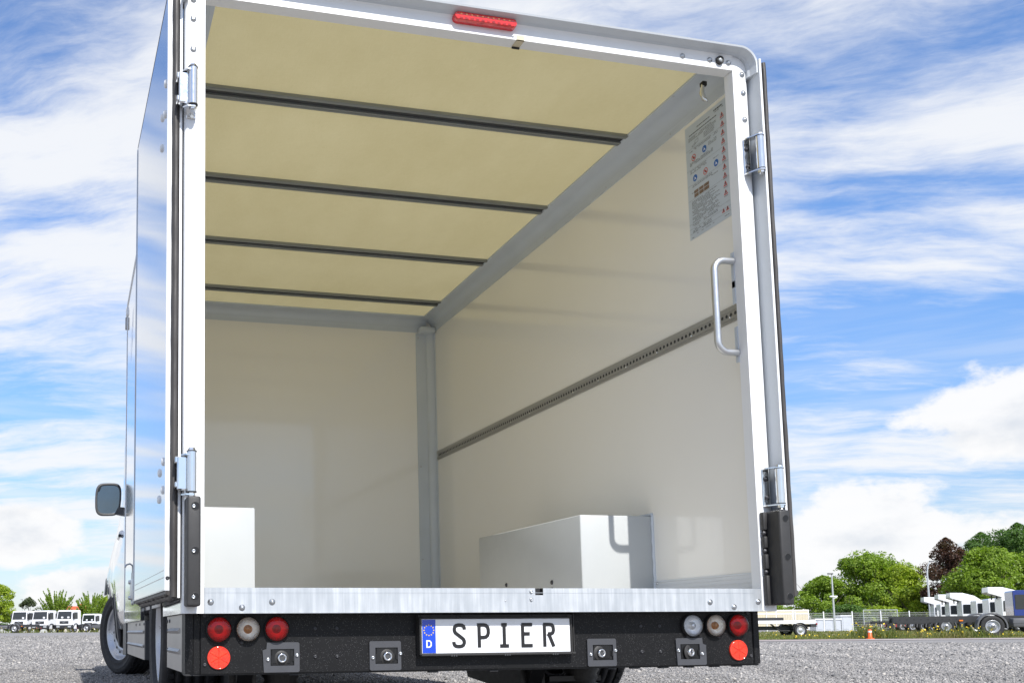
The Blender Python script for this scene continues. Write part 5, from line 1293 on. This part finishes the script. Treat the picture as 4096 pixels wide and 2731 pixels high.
# ---- pale sheds behind the fence
for (u0, u1, wv, h, lb) in ((3262, 3352, 112, 1.25, 'pale grey low shed behind the fence beside the container'), (3365, 3402, 112, 1.62, 'small white cabin behind the fence left of the dark chassis')):
    p = pos(wv/.9946, (u0-1221.4)/3935*wv); L_ = (u1-u0)/3935*wv
    T = thing('shed', lb, 'shed', p, HD_R - .25)
    b = MB(); b.box(0, L_, 0, 3.0, 0, h); SH = obj('wall', b, M['pale_shed'], T)
    b = MB(); b.prism([(-.1, h), (3.1, h), (3.1, h+.08), (-.1, h+.14)], -.1, L_+.1, 'yz'); obj('roof', b, M['far_white'], T)
    for k in range(max(1, int(L_/.8))): b = MB(); x = .15+k*.8; b.box(x, x+.55, -.03, 0, .15, h-.1); obj('wall_panel', b, M['pale_shed'], SH)

# ---- mesh fence
wv = 90.0; sp = 2.62; s0 = (3065-1221.4)/3935*wv; nP = 10
T = thing('mesh_fence', 'light grey wire mesh fence with white posts below the trees', 'fence', pos(wv/.9946, s0), HD_R)
post_me = MESH(lambda q: q.rbox(-.045, .045, -.045, .045, -.1, 1.86, .008, 1)).mesh('post'); post_me.materials.append(M['far_white'])
def panel(q):
    for k in range(9): z = .06 + k*.205; q.box(.05, sp-.05, -.008, .008, z, z+.014)
    for k in range(26): x = .06 + k*(sp-.12)/25; q.box(x, x+.007, -.004, .004, .03, 1.76)
pan_me = MESH(panel).mesh('mesh_panel'); pan_me.materials.append(M['fence'])
for k in range(nP+1):
    dz_ = float(gz(*(pos(wv/.9946, s0+k*sp)[:2]))) - T.location.z
    link('post', post_me, None, T, (k*sp, 0, dz_))
    if k < nP: link('mesh_panel', pan_me, None, T, (k*sp, 0, dz_))
T = thing('mesh_gate', 'taller galvanised mesh gate behind the fence posts', 'gate', pos(94/.9946, (3455-1221.4)/3935*94), HD_R)
for k in range(2):
    link('mesh_panel', pan_me, None, T, (k*1.62, 0, .12), None, (.62, 1, 1.08)); 
b = MB()
for x in (0, 1.62, 3.24): b.box(x-.03, x+.03, -.03, .03, 0, 2.06)
b.box(0, 3.24, -.025, .025, 2.02, 2.07); obj('gate_frame', b, M['galv_post'], T)

# ---- lamp posts
def lamp_post(label, u, wv, h, style):
    T = thing('lamp_post', label, 'lamp post', pos(wv/.9946, (u-1221.4)/3935*wv), HD_R, 'lamp posts')
    b = MB()
    if style == 0:
        b.tube([(0, 0, 0), (0, 0, 1.2), (0, 0, h)], [.10, .085, .055], 10); obj('pole', b, M['galv_post'], T)
        b = MB(); b.rbox(-.34, .10, -.12, .12, h, h+.11, .03, 2); obj('lamp_head', b, M['far_grey'], T)
        b = MB(); b.rbox(-.28, .36, -.10, .10, h-1.98, h-1.86, .03, 2); b.tube([(0, 0, h-2.2), (.10, 0, h-2.05), (.30, -.05, h-2.02)], .05, 8); obj('camera_bracket', b, M['far_white'], T)
    elif style == 1:
        b.tube([(0, 0, 0), (0, 0, h*.55), (.0, 0, h*.82), (.10, 0, h*.93), (.38, 0, h)], [.11, .09, .075, .06, .05], 10); obj('pole', b, M['galv_post'], T)
        b = MB(); b.rbox(.30, .75, -.1, .1, h-.02, h+.08, .03, 2); obj('lamp_head', b, M['far_grey'], T)
    else:
        b.tube([(0, 0, 0), (0, 0, h)], [.06, .035], 8); obj('pole', b, M['galv_post'], T)
        b = MB(); b.rbox(-.28, .06, -.07, .07, h-.03, h+.05, .02, 1); obj('lamp_head', b, M['far_grey'], T)
lamp_post('grey lamp post with camera bracket in front of the big green tree', 3337, 85, 5.0, 0)
lamp_post('tall curved lamp post between the green and the copper tree', 3722, 100, 7.0, 1)
lamp_post('thin pole above the cream container beside the black buffer', 3176, 150, 5.9, 2)
lamp_post('thin lamp post behind the olive tree on the far left', 84, 155, 5.2, 2)

# ---- delineator post
wv = 39.5; T = thing('delineator_post', 'small orange and white delineator post at the road edge', 'bollard', pos(wv/.9946, (3475-1221.4)/3935*wv))
b = MB(); b.lathe([(.0, .0), (.16, .0), (.16, .03), (.10, .05), (.075, .06), (.070, .36), (.055, .385), (0, .39)], 20); PB = obj('body', b, M['cone'], T)
b = MB(); b.lathe([(.0735, .27), (.0735, .335)], 20); obj('white_band', b, M['far_white'], PB)

# ---- house roof on the far left
wv = 172.0; T = thing('house', 'house with orange tiled roof behind the left trees', 'house', pos(wv/.9946, (285-1221.4)/3935*wv), HD_R + .2)
b = MB(); b.box(-2.2, 2.2, 0, 8, 0, 3.4); obj('wall', b, M['render'], T)
b = MB(); b.prism([(-.4, 3.3), (4, 4.5), (8.4, 3.3), (8.4, 3.45), (4, 4.65), (-.4, 3.45)], -2.5, 2.5, 'yz'); RF_ = obj('roof', b, M['tile'], T)
for k in range(12): b = MB(); t = k/12; b.box(-2.5, 2.5, -.4+4.4*t, -.4+4.4*t+.08, 3.45+1.2*t, 3.45+1.2*t+.09); obj('tile_course', b, M['tile'], RF_)
b = MB(); b.box(1.2, 1.8, 4.2, 4.8, 4.4, 5.1); obj('chimney', b, M['tile'], RF_)

# ---- trees
def tu(label, u, wv, h, wd, mat, style='round', n=4200, ls=.3, **kw): tree(label, wv/.9946, (u-1221.4)/3935*wv, h, wd, mat, style, n, ls, **kw)
tu('yellow green tree cut by the left picture edge', -12, 132, 6.6, 5.6, 'leaf_lime', n=12000, ls=.20)
tu('small round olive tree behind the leftmost white cab', 112, 152, 5.5, 4.3, 'leaf_grey', n=8000, ls=.17)
tu('feathery bright green tree behind the middle white cabs', 222, 158, 7.3, 6.8, 'leaf_mid', 'shoots', 14000, .19)
tu('feathery green tree beside the front wheel on the left', 362, 158, 7.0, 6.6, 'leaf_mid', 'shoots', 14000, .19)
tu('pale green tree peeking out behind the front wheel', 425, 160, 5.9, 5.0, 'leaf_lime', n=3800, ls=.26)
tu('low bush behind the left trucks', 60, 150, 2.6, 5.0, 'leaf_dark', n=2200, ls=.26, trunk_h=.05)
tu('small far tree above the cream container', 3110, 165, 4.2, 7.0, 'leaf_mid', n=3000, ls=.3, trunk_h=.05)
tu('lower left shoulder tree of the big green group', 3300, 138, 7.6, 9.5, 'leaf_mid', n=20000, ls=.28, trunk_h=.06)
tu('tallest wide green tree in the middle of the right tree group', 3480, 142, 10.8, 15.0, 'leaf_mid', n=42000, ls=.32, trunk_h=.06)
tu('green tree with drooping top next to the tall curved lamp post', 3610, 137, 8.9, 10.5, 'leaf_lime', n=24000, ls=.28, trunk_h=.06)
tu('yellow green shrub at the foot of the curved lamp post', 3655, 126, 5.4, 7.5, 'leaf_lime', n=8000, ls=.30, trunk_h=.03)
tu('lime hedge shrub below the big green tree', 3520, 124, 3.0, 8.0, 'leaf_lime', n=4500, ls=.28, trunk_h=.03)
tu('dark hedge shrub behind the fence', 3390, 124, 3.2, 8.0, 'leaf_dark', n=4500, ls=.28, trunk_h=.03)
tu('copper leaved tree right of the curved lamp post', 3806, 122, 11.4, 7.4, 'leaf_purple', n=14000, ls=.24, trunk_h=.1)
tu('bright green tree in front of the copper tree', 3965, 110, 9.2, 9.0, 'leaf_mid', n=28000, ls=.25, trunk_h=.05)
tu('dark tree rising behind the bright green tree', 3950, 130, 12.8, 9.0, 'leaf_dark', 'round', 22000, .23)
tu('tall dark tree at the right picture edge', 4100, 124, 13.4, 9.0, 'leaf_dark', 'round', 24000, .23)
tu('leafy green tree below the tall dark tree at the right edge', 4070, 114, 8.8, 8.0, 'leaf_mid', n=22000, ls=.25, trunk_h=.05)
tu('green tree beyond the right picture edge', 4200, 116, 11.0, 8.0, 'leaf_dark', n=7000, ls=.34, trunk_h=.05)

# ---- weeds and flowers
def weeds(name, label, n, d0, d1, s0, s1, h0, h1, wb_, fl):
    d = rng.uniform(d0, d1, n); s = rng.uniform(s0, s1, n)
    cl = .5 + .5*np.sin(s*1.9 + np.sin(s*.7)*2)*np.sin(s*.53 + d*.9); keep = rng.uniform(0, 1, n) < .25 + .75*cl; d, s, cl = d[keep], s[keep], cl[keep]; n = len(d)
    X = CAM_POS.x + UF.x*d + UR.x*s; Y = CAM_POS.y + UF.y*d + UR.y*s; Z = gz(X, Y) + .02
    h = rng.uniform(h0, h1, n)*(.5 + .8*cl); a = rng.uniform(0, 6.28, n); wd = wb_*rng.uniform(.6, 1.4, n); lx = rng.normal(0, .25, n)*h; ly = rng.normal(0, .25, n)*h
    b0 = np.stack([X - np.cos(a)*wd, Y - np.sin(a)*wd, Z], 1); b1 = np.stack([X + np.cos(a)*wd, Y + np.sin(a)*wd, Z], 1)
    m_ = np.stack([X + lx*.4 + np.cos(a)*wd*.7, Y + ly*.4 + np.sin(a)*wd*.7, Z + h*.6], 1); t = np.stack([X + lx, Y + ly, Z + h], 1)
    o = link(name, quads_mesh(name, np.stack([b0, b1, m_, t], 1), M['grass'])); o['kind'] = 'stuff'; o['label'] = label; o['category'] = 'weeds'
    if fl:
        idx = rng.choice(n, min(fl, n), replace=False); C = t[idx] + np.array([0, 0, .02])
        o2 = link('yellow_flowers', quads_mesh('yellow_flowers', leaf_quads(C, .075), M['flower'])); o2['kind'] = 'stuff'; o2['label'] = 'small yellow flowers dotted over the ' + ('right verge' if s0 > 0 else 'left truck row'); o2['category'] = 'flowers'
weeds('verge_weeds', 'dry green weeds along the right road edge', 30000, 39.6, 52, 17, 36, .02, .11, .018, 260)
weeds('tall_weeds', 'tall flowering weeds in front of the dark chassis', 1300, 39.8, 41.2, 22.5, 28.5, .15, .50, .012, 110)
weeds('far_verge_grass', 'short grass in front of the mesh fence', 16000, 52, 90, 22, 66, .04, .16, .035, 250)
weeds('yard_weeds', 'sparse tall weeds in front of the left trucks', 900, 103, 108, -36, -22, .12, .5, .025, 90)
